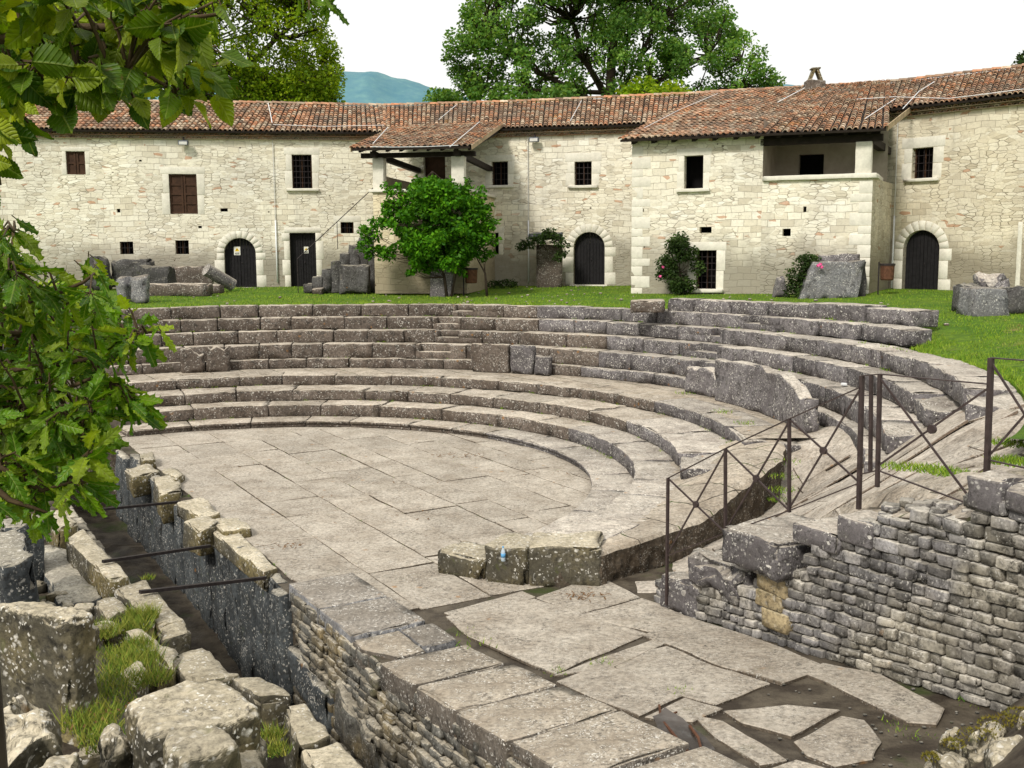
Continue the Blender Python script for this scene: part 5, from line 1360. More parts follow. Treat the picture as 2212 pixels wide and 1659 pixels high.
for (w, u, v, lab) in [(WA, 398, 310, 'small grey floodlight under the left eave'), (WB, 1157, 303, 'flat grey floodlight under the middle eave')]:
    s, z = w.hit(u, v); fl = empty('floodlight', w.at(s, -.1, z), lab, 'lamp', 'wall floodlights')
    mb = MB(); rblock(mb, (.42, .22, .2), lambda x, y, zz: w.at(s - .21 + x, -.42 + y, z - .1 + zz), .02, .0, 1, .2, 0); mb.build('housing', 'lampm', fl)
    mb = MB(); mb.box(w.at(s, -.1, z + .12), .05, .22, .3, w.d, w.n); mb.build('bracket', 'iron', fl)
    mb = MB(); mb.box(w.at(s, -.43, z - .02), .34, .015, .13, w.d, w.n); mb.build('glass', 'pipe', fl)
# litter bins
for (x, y, lab) in [(13.3, 37.5, 'rusty brown litter bin on a post by the corner of the projecting wing'), (-1.55, 41.0, 'brown litter bin half hidden by the big bush')]:
    z = lawnz(x, y); b_ = empty('litter_bin', V(x, y, z), lab, 'bin', 'litter bins')
    mb = MB(); mb.tube([V(x - .3, y, z), V(x - .3, y, z + 1.15)], .025, 6); mb.build('post', 'iron', b_)
    mb = MB(); mb.tube([V(x, y, z + .5), V(x, y, z + .54), V(x, y, z + 1.02)], [.2, .23, .25], 14); mb.build('bucket', 'rust', b_, smooth=False)
    mb = MB(); mb.tube([V(x, y, z + 1.02), V(x, y, z + 1.09)], .27, 14); mb.build('lid', 'iron', b_)
# stones and architectural fragments on the lawn
def frag(px, h, label, name='carved_stone', mat='seatblue', seed=1, **k):
    z = lawnz(*gp(*px[0], 3.15)[:2]); quadblock(px, z + h, h + .05, name, mat, label, 'ancient stone', 'ancient fragments in front of the houses', seed, k.get('rad', .05), k.get('amp', .03), .2, lean=k.get('lean', (0, 0)), taper=k.get('taper', 0))
def sblk(x0, x1, y0, dep, h, label, name='carved_stone', mat='seatblue', seed=1, rad=.05, amp=.03, tilt=0, z=None, top=0, yaw=0):
    z = lawnz(x0, y0) - .05 if z is None else z; mb = MB(); L = x1 - x0; cy, sy = math.cos(yaw), math.sin(yaw)
    def mp(x, y, zz):
        xx = L / 2 + (x - L / 2) * (1 - top * zz / h) + (.28 * zz if seed == 210 else 0); yy = y + tilt * zz; return V(x0 + xx * cy - yy * sy, y0 + xx * sy + yy * cy, z + zz)
    rblock(mb, (L, dep, h), mp, rad, amp, seed, .2, 1.3); tag(mb.build(name, mat, smooth=True, origin=V((x0 + x1) / 2, y0, z)), label, 'ancient stone', 'ancient fragments in front of the houses')
def X(u, y): return (u - 1106) / F * y
sblk(X(272, 42), X(452, 42), 42, .8, .52, 'long low moulded stone bench in front of the left house', mat='seat', seed=201)
sblk(X(290, 44.5), X(370, 44.5), 44.6, .9, 1.1, 'dark blocky remains of masonry behind the long stone bench, left part', mat='sooty', seed=202, amp=.06)
sblk(X(185, 45.5), X(245, 45.5), 45.3, .8, 1.5, 'rounded dark stone leaning on the left house', mat='sooty', seed=203, rad=.3, top=.3)
sblk(X(245, 46), X(335, 46), 45.9, .5, 1.35, 'stepped dark masonry under the first small square window', mat='sooty', seed=204, rad=.12, amp=.06)
sblk(X(350, 46.6), X(462, 46.6), 46.6, .4, 1.0, 'row of stained ashlar blocks at the foot of the left house', mat='seat', seed=205)
sblk(X(455, 44), X(485, 44), 43.6, .6, .42, 'small moulded pedestal base at the end of the long bench', mat='seat', seed=206)
# leaning column drum
c0 = V(X(455, 44.5), 44.2, 3.2 + 1.0); c1 = V(X(513, 45.5), 45.0, 3.2 + .3); mb = MB(); mb.tube([c0.lerp(c1, k / 5) for k in range(6)], .27, 16); tag(mb.build('column_drum', 'seatblue', smooth=False, origin=c1), 'fallen grey column shaft leaning beside the arched door', 'ancient stone')
sblk(X(236, 35.5), X(272, 35.5), 37.5, .6, 1.05, 'upright pale stone stump at the left end of the lawn', mat='speck', seed=207, rad=.12, amp=.05, tilt=.15)
sblk(X(200, 36), X(233, 36), 38.3, .6, .95, 'second pale stone stump half hidden by the oak leaves', mat='speck', seed=208, rad=.12, amp=.05)
sblk(X(931, 40.5), X(980, 40.5), 40.6, .5, 1.12, 'grey pedestal block standing under the big bush', mat='seatblue', seed=209, rad=.03, amp=.015)
sblk(X(1720, 37), X(1845, 37), 36.6, .35, 1.35, 'large light grey curved slab leaning by the loggia corner', mat='speck', seed=210, tilt=.12, top=.12, rad=.03)
sblk(X(1842, 37.2), X(1866, 37.2), 37.0, .5, 1.3, 'narrow dark stone behind the leaning grey slab', mat='sooty', seed=211)
sblk(X(1668, 37.8), X(1702, 37.8), 37.6, .5, .8, 'pointed grey stone left of the large leaning slab', mat='seatblue', seed=212, top=.7, rad=.1)
sblk(X(1765, 37.6), X(1850, 37.6), 37.3, .3, 1.55, 'thin upright slab leaning behind the large grey one', mat='seatblue', seed=213)
sblk(X(2085, 28), X(2165, 28), 27.6, 1.0, .78, 'big squared grey block with a slanted face on the right lawn', mat='speck', seed=214, top=.16, rad=.03)
sblk(X(2072, 29), X(2092, 29), 28.6, .9, .8, 'dark end stone left of the big squared block', mat='sooty', seed=215)
sblk(X(2160, 28), X(2230, 28), 28.2, 1.0, .72, 'broken blocks right of the big squared one at the picture edge', mat='sooty', seed=216, amp=.06, rad=.1)
sblk(X(2085, 31), X(2140, 31), 31, 1.0, .75, 'dark boulder lying behind the big squared block', mat='sooty', seed=217, rad=.25, amp=.08)
sblk(X(2120, 31.5), X(2180, 31.5), 31.2, .8, 1.0, 'tilted slab propped on the stones at the right', mat='seatblue', seed=218, rad=.15, amp=.06, tilt=.3)
sblk(X(685, 44), X(706, 44), 43.2, .5, .3, 'little stone step at the foot of the stair', mat='seat', seed=219)
sblk(X(1142, 46.3), X(1215, 46.3), 45.6, .5, .3, 'dark console shelf projecting from the middle house wall under a hanging plant', mat='upright', seed=220, z=5.35)
sblk(X(1160, 46.5), X(1215, 46.5), 46.05, .3, 1.9, 'smooth pale panel below the console shelf', mat='seat', seed=221, rad=.02, amp=.01)

# ------------------------------------------------------------------ TREES
def leafquad(mb, p, s, rs, droop=.3):
    d = Vector((rs.uniform(-1, 1), rs.uniform(-1, 1), rs.uniform(-.8, .5) - droop * .5)).normalized(); w = d.orthogonal().normalized()
    ang = rs.uniform(0, 6.28); w = (Matrix.Rotation(ang, 3, d) @ w); n = len(mb.v)
    mb.v += [p, p + d * s * .5 + w * s * .3, p + d * s, p + d * s * .5 - w * s * .3]; mb.f.append((n, n + 1, n + 2, n + 3))
def tree(name, base, trunks, clumps, leaf, mat, label, cat='tree', group=None, seed=1, flat=.85, trunk_r=.3, limbs=True, trunkmat='bark'):
    """trunks: list of polylines; clumps: list of (centre, radius, n)"""
    rs = random.Random(seed); t = empty(name, base, label, cat, group)
    mb = MB()
    for pl_, r in trunks: mb.tube(pl_, [r * (1 - .75 * i / (len(pl_) - 1)) for i in range(len(pl_))], 7)
    nodes = [p for pl_, r in trunks for p in pl_[1:]]
    if limbs:
        for c, r, n in clumps:
            q = min(nodes, key=lambda k: (k - c).length + max(0, k.z - c.z) * 2); mid = q.lerp(c, .5) + Vector((rs.uniform(-.1, .1), rs.uniform(-.1, .1), -.08)) * (c - q).length
            rr = trunk_r * .2; mb.tube([q, mid, c], [rr, rr * .6, rr * .2], 5, caps=False)
            for k in range(3):
                e = c + Vector((rs.uniform(-1, 1), rs.uniform(-1, 1), rs.uniform(-.5, .7))) * r * .8; mb.tube([mid.lerp(c, .6), c.lerp(e, .5), e], [rr * .35, rr * .25, rr * .1], 4, caps=False)
    mb.build('trunk', trunkmat, t, smooth=True)
    mb = MB()
    for c, r, n in clumps:
        for k in range(n):
            d = Vector((rs.gauss(0, 1), rs.gauss(0, 1), rs.gauss(0, 1))).normalized() * r * (.35 + .65 * rs.random() ** .5); d.z *= flat
            leafquad(mb, c + d, leaf * rs.uniform(.6, 1.3), rs)
    mb.build('crown', mat, t); return t
def crown_clumps(prof, y, depth, n, r0, dens, seed, hole=.0):
    """prof: list of (v, uL, uR) silhouette rows; returns clumps filling it with gaps"""
    rs = random.Random(seed); out = []; tabL = [(a, b) for a, b, c in prof]; tabR = [(a, c) for a, b, c in prof]; v0, v1 = prof[0][0], prof[-1][0]
    k = 0
    while len(out) < n and k < n * 30:
        k += 1; v = rs.uniform(v0, v1); a, b = lerp_tab(tabL, v), lerp_tab(tabR, v); u = rs.uniform(a, b)
        e = (u - (a + b) / 2) / max(1, (b - a) / 2); dd = depth * math.sqrt(max(.05, 1 - e * e)); yy = y + rs.uniform(-1, 1) * dd
        if fbm(u * .012 + seed, v * .016, yy * .1) < hole: continue
        r = r0 * rs.uniform(.6, 1.25); out.append((gy(u, v, yy), r, int(dens * r * r)))
    return out
rs = random.Random(31)
def gz(u, v, y): return gy(u, v, y)
# big tree behind the middle houses
Y = 78
cl = crown_clumps([(-240, 1180, 1420), (-120, 1090, 1500), (-30, 1040, 1540), (20, 1015, 1565), (70, 1000, 1600), (110, 985, 1640), (150, 980, 1650), (185, 990, 1660), (225, 1010, 1650)], Y, 9, 620, .85, 230, 5, -.34)
cl += [(gz(u, v, Y + rs_), r, int(330 * r * r)) for u, v, r, rs_ in [(985, 90, 1.0, -2), (975, 120, .8, 0), (990, 155, .9, 2), (1015, 190, 1.1, 0), (1050, 40, 1.1, 1), (1655, 165, 1.0, 0), (1672, 180, .8, 1), (1640, 115, .7, -1), (1590, 80, .9, 0), (1560, 45, .8, 1), (1620, 150, 1.2, -1), (1660, 195, 1.0, 0), (1070, 75, 1.2, 0), (1030, 160, 1.3, 1)]]
def pl(*p, y=Y): return [gz(u, v, y) for u, v in p]
tr = [(pl((1325, 420), (1322, 260), (1318, 200), (1320, 120), (1335, 20), (1345, -120)), .55), (pl((1325, 300), (1345, 190), (1385, 120), (1420, 40), (1440, -60)), .3), (pl((1320, 230), (1290, 175), (1262, 130), (1235, 40), (1220, -60)), .3), (pl((1322, 245), (1390, 190), (1450, 160), (1530, 120), (1600, 130)), .25), (pl((1322, 250), (1250, 200), (1180, 165), (1100, 120), (1040, 100)), .25), (pl((1300, 200), (1150, 195), (1050, 190)), .18), (pl((1340, 240), (1480, 205), (1600, 185)), .2)]
tree('broadleaf_tree', V(*gz(1325, 420, Y)), tr, cl, .27, 'crown', 'tall broad dark green tree rising behind the middle houses, dark limbs showing', group='trees behind the houses', seed=3, trunk_r=.5)
Y = 66
cl = crown_clumps([(-300, 120, 560), (-150, 60, 620), (-40, 20, 670), (20, 0, 690), (60, 0, 705), (120, 0, 715), (170, 0, 715), (210, 0, 700), (232, 0, 690)], Y, 7, 640, .85, 250, 8, -.4)
cl += [(gz(u, v, Y), r, int(330 * r * r)) for u, v, r in [(715, 110, .7), (722, 150, .7), (728, 175, .6), (700, 95, .8), (690, 60, .7), (722, 200, .6), (655, 20, .9), (640, -10, .9), (712, 215, .8), (690, 200, 1.0)]] + [(gz(rs.uniform(520, 715), rs.uniform(150, 238), Y + rs.uniform(-3, 3)), .8, 170) for _ in range(70)]
tr = [(pl((420, 420, ), (420, 200), (430, 80), (440, -60), y=Y), .5), (pl((422, 260), (520, 160), (600, 80), (660, 30), y=Y), .28), (pl((422, 280), (330, 180), (250, 60), (200, -60), y=Y), .28), (pl((424, 300), (560, 215), (680, 180), y=Y), .2), (pl((424, 320), (260, 220), (120, 190), y=Y), .2)]
tree('broadleaf_tree', gz(420, 420, Y), tr, cl, .22, 'crowny', 'large yellowish green tree behind the left house, spreading off the top left', group='trees behind the houses', seed=4, trunk_r=.5)
for i, (u0, u1, v0, v1, y, n, mt, lab) in enumerate([(925, 1000, 197, 240, 84, 14, 'crown', 'small green tree peeping over the ridge left of the tall dark tree'), (1350, 1485, 192, 225, 68, 16, 'crowny', 'light green treetop just above the ridge in front of the tall dark tree'), (1140, 1260, 205, 232, 70, 12, 'crown', 'low dark treetop above the ridge under the tall tree'), (2192, 2300, 132, 190, 60, 12, 'dull', 'dusky treetop at the right edge above the roof')]):
    cl = crown_clumps([(v0, (u0 + u1) / 2 - (u1 - u0) * .25, (u0 + u1) / 2 + (u1 - u0) * .25), ((v0 + v1) / 2, u0 + 6, u1 - 6), (v1 + 40, u0, u1)], y, 2, n, .9, 330, 20 + i, -1)
    b = gz((u0 + u1) / 2, v1 + 230, y); tree('broadleaf_tree', b, [([b, gz((u0 + u1) / 2, v1, y), gz((u0 + u1) / 2 + 4, v0 + 15, y)], .2)], cl, .3, mt, lab, group='trees behind the houses', seed=30 + i, trunk_r=.25)
# bushes
rs = random.Random(12)
def bushclumps(rows, y, dep, n, r, dens, seed, hole=-.9): return crown_clumps(rows, y, dep, n, r, dens, seed, hole)
Y = 40.6
cl = bushclumps([(395, 905, 960), (425, 860, 1015), (455, 835, 1045), (490, 830, 1050), (525, 850, 1045), (555, 885, 1015), (572, 905, 985)], Y, 1.5, 170, .33, 1400, 41, -.5)
cl += [(gz(u, v, Y), r, int(1300 * r * r)) for u, v, r in [(800, 505, .4), (790, 530, .35), (815, 480, .35), (785, 495, .25), (830, 545, .35), (935, 385, .22), (925, 395, .2), (1010, 405, .2), (1030, 420, .22), (1040, 405, .14), (1065, 520, .25), (1055, 545, .25), (1060, 480, .3), (800, 550, .2)] + [(rs.uniform(830, 1045), rs.uniform(388, 420), .16) for _ in range(16)] + [(rs.choice([832, 1052]) + rs.uniform(-14, 14), rs.uniform(430, 560), .18) for _ in range(18)] + [(rs.uniform(860, 1010), rs.uniform(570, 592), .16) for _ in range(10)]]
tree('rose_bush', gz(950, 645, Y), [([gz(965, 640, Y), gz(960, 600, Y), gz(950, 560, Y), gz(945, 480, Y)], .07), ([gz(1052, 640, Y), gz(1048, 590, Y), gz(1020, 540, Y)], .06), ([gz(975, 640, Y), gz(985, 590, Y), gz(1000, 520, Y)], .05), ([gz(936, 400, Y), gz(934, 370, Y)], .02)], cl, .16, 'bushl', 'very large bright green bush spilling over the porch base', 'bush', seed=6, flat=.8, trunk_r=.1)
Y = 40.3
cl = bushclumps([(520, 1460, 1480), (545, 1440, 1495), (575, 1425, 1510), (605, 1430, 1500), (628, 1445, 1490)], Y, .6, 34, .33, 1500, 42)
cl += [(gz(u, v, Y), .2, 60) for u, v in [(1462, 528), (1468, 522), (1500, 540), (1455, 540)]]
t = tree('rose_bush', gz(1468, 640, Y), [([gz(1468, 640, Y), gz(1468, 590, Y), gz(1466, 530, Y)], .04)], cl, .12, 'dull', 'dark green rose bush beside the grated cellar door', 'bush', seed=7, flat=.9, trunk_r=.08)
def blossoms(t, pts, y):
    for u, v in pts:
        c = gz(u, v, y); mb = MB()
        for k in range(26):
            d = Vector((rs.gauss(0, 1), rs.gauss(0, 1), rs.gauss(0, 1))).normalized(); e = d.orthogonal().normalized(); f = d.cross(e); mb.add([c + d * .045 + e * .03, c + d * .06 + f * .03, c + d * .045 - e * .03, c + d * .025 - f * .03], [(0, 1, 2, 3)])
        mb.build('blossom', 'flower', t)
blossoms(t, [(1432, 577), (1426, 597)], 39.9)
Y = 37.3
cl = bushclumps([(560, 1735, 1760), (580, 1715, 1772), (605, 1712, 1750), (632, 1712, 1735)], Y, .4, 22, .28, 1500, 43)
t = tree('rose_bush', gz(1725, 640, Y), [([gz(1725, 640, Y), gz(1728, 600, Y), gz(1745, 565, Y)], .03)], cl, .12, 'dull', 'small dark rose bush with pink blooms behind the leaning grey slab', 'bush', seed=8, flat=.9, trunk_r=.07)
blossoms(t, [(1767, 574), (1775, 577), (1772, 571)], 36.5)
Y = 45.4
cl = [(gz(u, v, Y), .26, 110) for u, v in [(1135, 525), (1150, 518), (1165, 512), (1180, 505), (1195, 508), (1210, 515), (1218, 530), (1215, 545), (1145, 530), (1170, 520), (1200, 522), (1125, 532), (1208, 555), (1185, 498)]]
tree('caper_plant', gz(1180, 540, Y), [([gz(1180, 540, 45.6), gz(1170, 525, Y), gz(1140, 528, Y)], .02)], cl, .12, 'dull', 'sprawling wall plant growing over the stone console of the middle house', 'plant', seed=9, flat=.6, trunk_r=.05)
# weeds at the foot of walls and along the middle
cl = [(gz(u, 612, 45.8), .3, 120) for u in (1065, 1085, 1105, 1020)]
tree('wall_weeds', gz(1085, 620, 45.8), [([gz(1085, 620, 45.8), gz(1085, 605, 45.8)], .01)], cl, .12, 'dull', 'low weeds at the wall foot right of the big bush', 'plant', seed=10, flat=.6, limbs=False)

# ------------------------------------------------------------------ NEAR FOLIAGE
def lobed(L, W, rs, kind):
    """outline half-widths along the midrib -> strip leaf with fold and curl; returns verts, faces in local frame (x along, y across, z up)"""
    n = 22; vs = []; fs = []; curl = rs.uniform(.1, .9) * rs.choice([1, 1, 1, -.3]); fold = rs.uniform(.1, .5); tw = rs.uniform(-.5, .5)
    ph = rs.uniform(-.4, .4)
    for i in range(n + 1):
        s = i / n
        if kind == 'oak':
            env = math.sin(math.pi * min(1, s ** .75 * 1.0)) ** .6 * (.35 + .75 * s) if s < .97 else .25
            w = env * (1.12 - .56 * (.5 + .5 * math.cos(s * 2 * math.pi * 4.5 + ph)) * (1 if .08 < s < .95 else .2)); fw_ = .10 * math.sin(s * 2 * math.pi * 4.5 + ph)
        else:
            env = math.sin(math.pi * s ** .62) ** .8; w = env * (1 - (.13 if i % 2 else 0)); fw_ = .0
        w *= W / 2; x = s * L; z = -curl * L * .45 * s * s; a = tw * s
        for side, f in ((1, 1), (1, .5), (0, 0), (-1, .5), (-1, 1)):
            yy = side * w * f; zz = z + abs(yy) * fold + .06 * W * math.sin(s * 9 + f * 5 + ph) * f; xx = x + (fw_ * L * .5 if f == 1 else 0) + .12 * abs(yy)
            vs.append(Vector((xx, yy * math.cos(a) - zz * math.sin(a) * .3, zz + yy * math.sin(a) * .5)))
    for i in range(n):
        for k in range(4): fs.append((i * 5 + k, i * 5 + k + 1, i * 5 + k + 6, i * 5 + k + 5))
    return vs, fs
def put_leaf(mb, p, d, L, W, rs, kind, flatup=.5):
    d = d.normalized(); up = Vector((rs.gauss(0, 1), rs.gauss(0, 1) - .3, rs.gauss(0, 1) + flatup * 2)); y = up.cross(d)
    if y.length < .01: y = d.orthogonal()
    y.normalize(); z = d.cross(y); vs, fs = lobed(L, W, rs, kind); mb.add([p + d * v.x + y * v.y + z * v.z for v in vs], fs); mb.uvl += [(v.x / L, v.y / W) for v in vs]
def foliage(name, base, trunk, twigs, clusters, mat, label, kind, Lr, seed, hang=.6, stems=True, grp='overhanging trees at the left'):
    """twigs: polylines of (u,v,y); clusters: (u,v,y,n,spread) rosettes"""
    rs = random.Random(seed); t = empty(name, base, label, 'tree', grp); mb = MB(); nodes = []
    for pts, r in trunk: mb.tube(pts, r, 8)
    mb.build('trunk', 'bark', t, smooth=True)
    tb = MB(); lb = MB()
    for tw in twigs:
        P = [gy(*q) for q in tw]; tb.tube(P, [.011 - .008 * i / (len(P) - 1) for i in range(len(P))], 6)
        for a, b in zip(P, P[1:]):
            for k in range(5): nodes.append(a.lerp(b, k / 5))
        nodes.append(P[-1])
    for (u, v, y, n) in clusters:
        c = gy(u, v, y); q = min(nodes, key=lambda k: (k - c).length)
        ax = (c - q); ax = ax.normalized() if ax.length > .02 else Vector((rs.uniform(-1, 1), 0, -.5)).normalized()
        if (c - q).length > .03: tb.tube([q, q.lerp(c, .5) + Vector((0, 0, .02)), c], [.004, .003, .002], 5, caps=False)
        for k in range(n):
            L = rs.uniform(*Lr); W = L * (rs.uniform(.56, .74) if kind == 'oak' else rs.uniform(.7, .88))
            d = ax * .5 + Vector((rs.uniform(-1, 1), rs.uniform(-1, 1), rs.uniform(-.7, .45))) + Vector((.15, 0, -hang * rs.random()))
            d.normalize(); p = c - ax * rs.uniform(0, .05); st = p + d * .015
            tb.tube([p, st], .0016, 4, caps=False); put_leaf(lb, st, d, L, W, rs, kind)
    tb.build('twigs', 'twig', t, smooth=True); lb.build('leaves', mat, t, smooth=True); return t
rs = random.Random(77)
def region(poly, y0, y1, n, lv=(4, 7)):
    us = [p[0] for p in poly]; vs = [p[1] for p in poly]; out = []
    while len(out) < n:
        u, v = rs.uniform(min(us), max(us)), rs.uniform(min(vs), max(vs)); ins = False
        for i in range(len(poly)):
            (x1, y1_), (x2, y2_) = poly[i], poly[i - 1]
            if (y1_ > v) != (y2_ > v) and u < (x2 - x1) * (v - y1_) / (y2_ - y1_) + x1: ins = not ins
        if ins: out.append((u, v, rs.uniform(y0, y1), rs.randint(*lv)))
    return out
# lower oak
cls = region([(-60, 640), (40, 630), (130, 600), (205, 640), (220, 710), (185, 780), (215, 830), (205, 890), (110, 950), (-60, 980)], 2.5, 3.4, 105, (4, 7))
cls += region([(-60, 860), (150, 900), (240, 1000), (150, 1080), (-60, 1000)], 2.4, 3.1, 44, (4, 7))
cls += region([(-60, 1000), (60, 1010), (130, 1060), (60, 1090), (-60, 1080)], 2.3, 2.9, 20, (3, 6))
cls += region([(-80, 600), (120, 600), (220, 700), (220, 980), (-80, 1020)], 3.4, 4.2, 30, (5, 8))
cls += region([(-60, 470), (45, 480), (60, 560), (110, 600), (-60, 640)], 2.5, 3.0, 14, (3, 6))
cls += region([(225, 690), (290, 700), (340, 715), (300, 740), (230, 750)], 2.7, 2.9, 6, (3, 5))
cls += region([(200, 800), (310, 840), (320, 880), (200, 870)], 2.6, 2.8, 9, (3, 5))
cls += [(u, v, y, n) for u, v, y, n in [(300, 715, 2.8, 4), (335, 712, 2.8, 3), (285, 735, 2.75, 4), (260, 700, 2.8, 4), (270, 655, 2.8, 3), (205, 575, 2.8, 3), (185, 590, 2.8, 3), (95, 580, 2.8, 4), (30, 500, 2.7, 3), (25, 560, 2.7, 4), (0, 590, 2.7, 5), (240, 835, 2.7, 3), (215, 800, 2.7, 3), (215, 880, 2.6, 4), (205, 905, 2.6, 3), (150, 1050, 2.5, 3), (120, 1110, 2.4, 3), (105, 1070, 2.45, 4), (175, 960, 2.6, 4), (60, 1120, 2.4, 3), (85, 620, 2.8, 5), (110, 655, 2.8, 5), (45, 680, 2.8, 6)]]
tw = [[(-140, 700, 2.7), (0, 672, 2.75), (110, 640, 2.8), (180, 610, 2.8), (205, 590, 2.8)], [(-140, 800, 2.7), (30, 800, 2.8), (200, 775, 2.8), (250, 740, 2.8), (300, 722, 2.8), (340, 715, 2.8)], [(-140, 780, 2.7), (20, 840, 2.75), (120, 850, 2.7), (215, 810, 2.7), (240, 830, 2.7)], [(-140, 760, 2.7), (-20, 640, 2.7), (20, 570, 2.7), (30, 500, 2.7)],
      [(-140, 900, 2.6), (0, 920, 2.6), (110, 900, 2.6), (200, 905, 2.6)], [(-140, 960, 2.5), (0, 1010, 2.5), (90, 1060, 2.45), (160, 1040, 2.5)], [(-140, 720, 2.9), (40, 720, 3.0), (180, 690, 3.0), (260, 690, 2.9)], [(-100, 980, 2.4), (20, 1080, 2.4), (110, 1110, 2.4)]]
tx = gy(-150, 780, 2.7)
foliage('oak_tree', V(tx.x, 2.75, .4), [([V(tx.x - .05, 2.85, .3), V(tx.x - .02, 2.8, 2.5), V(tx.x, 2.72, 4.2), V(tx.x - .1, 2.8, 5.6)], [.07, .055, .045, .02])], tw, cls, 'oakleaf', 'young oak reaching in from the left with lobed leaves over the trench', 'oak', (.06, .10), 5, .5)
# upper broad-leaved branch
cls = region([(-60, -60), (380, -60), (400, 40), (330, 120), (290, 170), (230, 190), (110, 190), (40, 260), (-60, 300)], 1.7, 2.6, 100, (3, 6))
cls += region([(-60, -80), (250, -80), (230, 90), (120, 160), (-60, 200)], 2.6, 3.4, 70, (4, 7))
cls += region([(200, -60), (400, -60), (420, 120), (360, 190), (250, 180)], 2.2, 2.8, 16, (3, 5))
cls += [(u, v, y, n) for u, v, y, n in [(120, 245, 1.8, 2), (25, 270, 1.8, 3), (60, 265, 1.9, 2), (240, 195, 1.8, 2), (285, 205, 1.8, 2), (275, 140, 1.8, 3), (330, 110, 1.9, 3), (400, 170, 2.2, 4), (415, 200, 2.2, 3), (440, 140, 2.2, 3), (460, 150, 2.3, 3), (485, 175, 2.3, 2), (380, 120, 2.1, 4), (360, 180, 2.1, 3), (0, 370, 1.8, 2), (-15, 410, 1.8, 3), (5, 300, 1.8, 3), (150, 90, 1.8, 3), (200, 60, 1.8, 3), (350, 40, 1.9, 4), (430, 30, 2.0, 3), (410, 80, 2.1, 3), (470, 100, 2.2, 2), (390, 215, 2.2, 2), (450, 195, 2.3, 2), (460, 5, 1.8, 2)]]
tw = [[(-150, 180, 1.9), (30, 190, 1.8), (120, 192, 1.8), (200, 180, 1.8), (275, 152, 1.8)], [(-150, 120, 2.0), (100, 60, 1.9), (280, 60, 1.9), (400, 40, 2.0), (480, 30, 2.0)], [(-150, 60, 2.2), (100, 120, 2.2), (300, 110, 2.2), (400, 140, 2.2), (500, 170, 2.3)], [(-150, 220, 1.9), (-20, 300, 1.8), (0, 400, 1.8)], [(-150, -40, 2.6), (100, 0, 2.8), (240, 40, 2.8)], [(120, -60, 2.3), (180, 60, 2.3), (300, 150, 2.2), (380, 200, 2.2)]]
tx = gy(-170, 200, 2.0)
foliage('hazel_tree', V(tx.x, 2.05, 1.2), [([V(tx.x - .1, 2.1, .6), V(tx.x - .05, 2.1, 3.4), V(tx.x, 2.0, 5.3), V(tx.x + .05, 2.1, 6.3)], [.08, .07, .055, .03])], tw, cls, 'bigleaf', 'broad toothed leaves hanging close over the upper left corner', 'hazel', (.042, .078), 9, .95)
# oak sprig, top
tx = gy(720, -420, 3.2)
foliage('oak_tree', V(tx.x, 3.3, tx.z), [([tx, gy(690, -200, 3.1), gy(680, -60, 3.0)], [.02, .012, .006])], [[(680, -60, 3.0), (672, -20, 3.0), (668, 2, 3.0)], [(680, -60, 3.0), (705, -20, 3.0), (712, -2, 3.0)]], [(668, 0, 3.0, 4), (712, -2, 3.0, 4), (705, 6, 3.0, 2), (668, 22, 2.95, 1), (430, -20, 2.4, 3)][:4], 'oakleaf', 'dark oak sprig dangling from the top edge beside the large left tree', 'oak', (.05, .08), 15, .9)
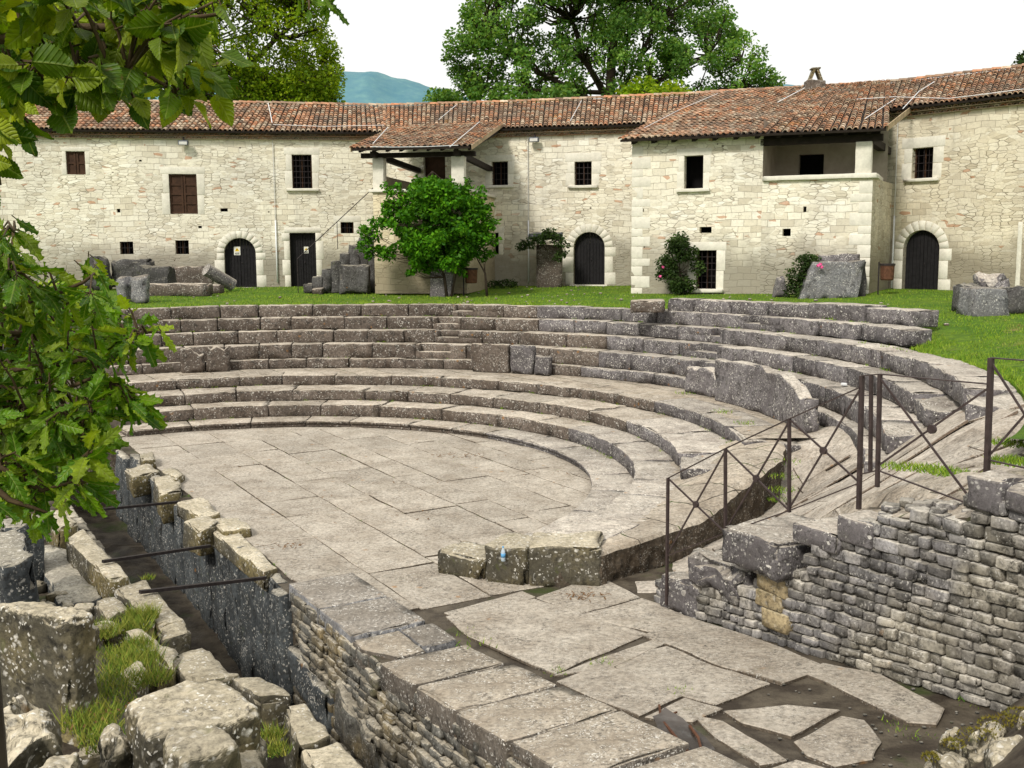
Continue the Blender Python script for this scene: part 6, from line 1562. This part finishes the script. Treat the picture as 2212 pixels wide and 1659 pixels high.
# dry fallen leaves on the orchestra floor and near ruins
mb = MB(); rs = random.Random(5)
for (u, v, n, s, z) in [(620, 1180, 34, .22, .02), (990, 985, 60, .35, .02), (560, 1010, 10, .8, .02), (800, 1080, 14, 1.2, .02), (900, 1130, 10, 1.0, .02), (1250, 1290, 24, .12, .02), (1270, 1283, 24, .16, .02), (1180, 1022, 12, .3, .02), (1060, 985, 6, .3, .02), (720, 1000, 6, .5, .02), (870, 1045, 6, .4, .02), (240, 1545, 30, .25, 1.15)]:
    c = gp(u, v, z)
    for k in range(n):
        p = c + V(rs.gauss(0, s), rs.gauss(0, s * .5), .005 + rs.uniform(0, .02)); put_leaf(mb, p, V(rs.uniform(-1, 1), rs.uniform(-1, 1), .05), rs.uniform(.05, .09), rs.uniform(.025, .045), rs, 'oak', 2)
M['deadleaf'] = plain('dead_leaf', (.16, .085, .035), .8, .4, 20)
tag(mb.build('fallen_leaves', 'deadleaf'), kind='stuff')

# ------------------------------------------------------------------ LIGHT
W = bpy.data.worlds.new('World'); S.world = W; W.use_nodes = True; nt = W.node_tree; bg = nt.nodes['Background']
sky = nt.nodes.new('ShaderNodeTexSky'); sky.sky_type = 'NISHITA'; sky.sun_disc = False; EL, AZ = math.radians(42), math.radians(212)
sky.sun_elevation = EL; sky.sun_rotation = AZ; sky.air_density = 1.0; sky.dust_density = 3
sc_ = nt.nodes.new('ShaderNodeMix'); sc_.data_type = 'RGBA'; sc_.blend_type = 'MULTIPLY'; sc_.inputs[0].default_value = 1; nt.links.new(sky.outputs[0], sc_.inputs[6]); sc_.inputs[7].default_value = (1, 1, 1, 1)
mx = nt.nodes.new('ShaderNodeMix'); mx.data_type = 'RGBA'; mx.inputs[0].default_value = .93   # thick bright overcast over the clear sky
nt.links.new(sc_.outputs[2], mx.inputs[6]); mx.inputs[7].default_value = (10.5, 10.5, 10.1, 1)
nt.links.new(mx.outputs[2], bg.inputs[0]); bg.inputs[1].default_value = .104
sun = bpy.data.lights.new('sun', 'SUN'); sun.energy = 3.3; sun.angle = math.radians(10); sun.color = (1, .95, .86)
so = bpy.data.objects.new('sun', sun); COL.objects.link(so)
# sky rotation is clockwise from +Y; direction to the sun
ds = Vector((math.sin(AZ) * math.cos(EL), math.cos(AZ) * math.cos(EL), math.sin(EL))); so.rotation_euler = ds.to_track_quat('Z', 'Y').to_euler(); so.location = (0, 0, 30)
S.view_settings.view_transform = 'Standard'; S.view_settings.look = 'None'; S.view_settings.exposure = 0
S.cycles.max_bounces = 6; S.cycles.transparent_max_bounces = 8
S.cycles.use_denoising = True
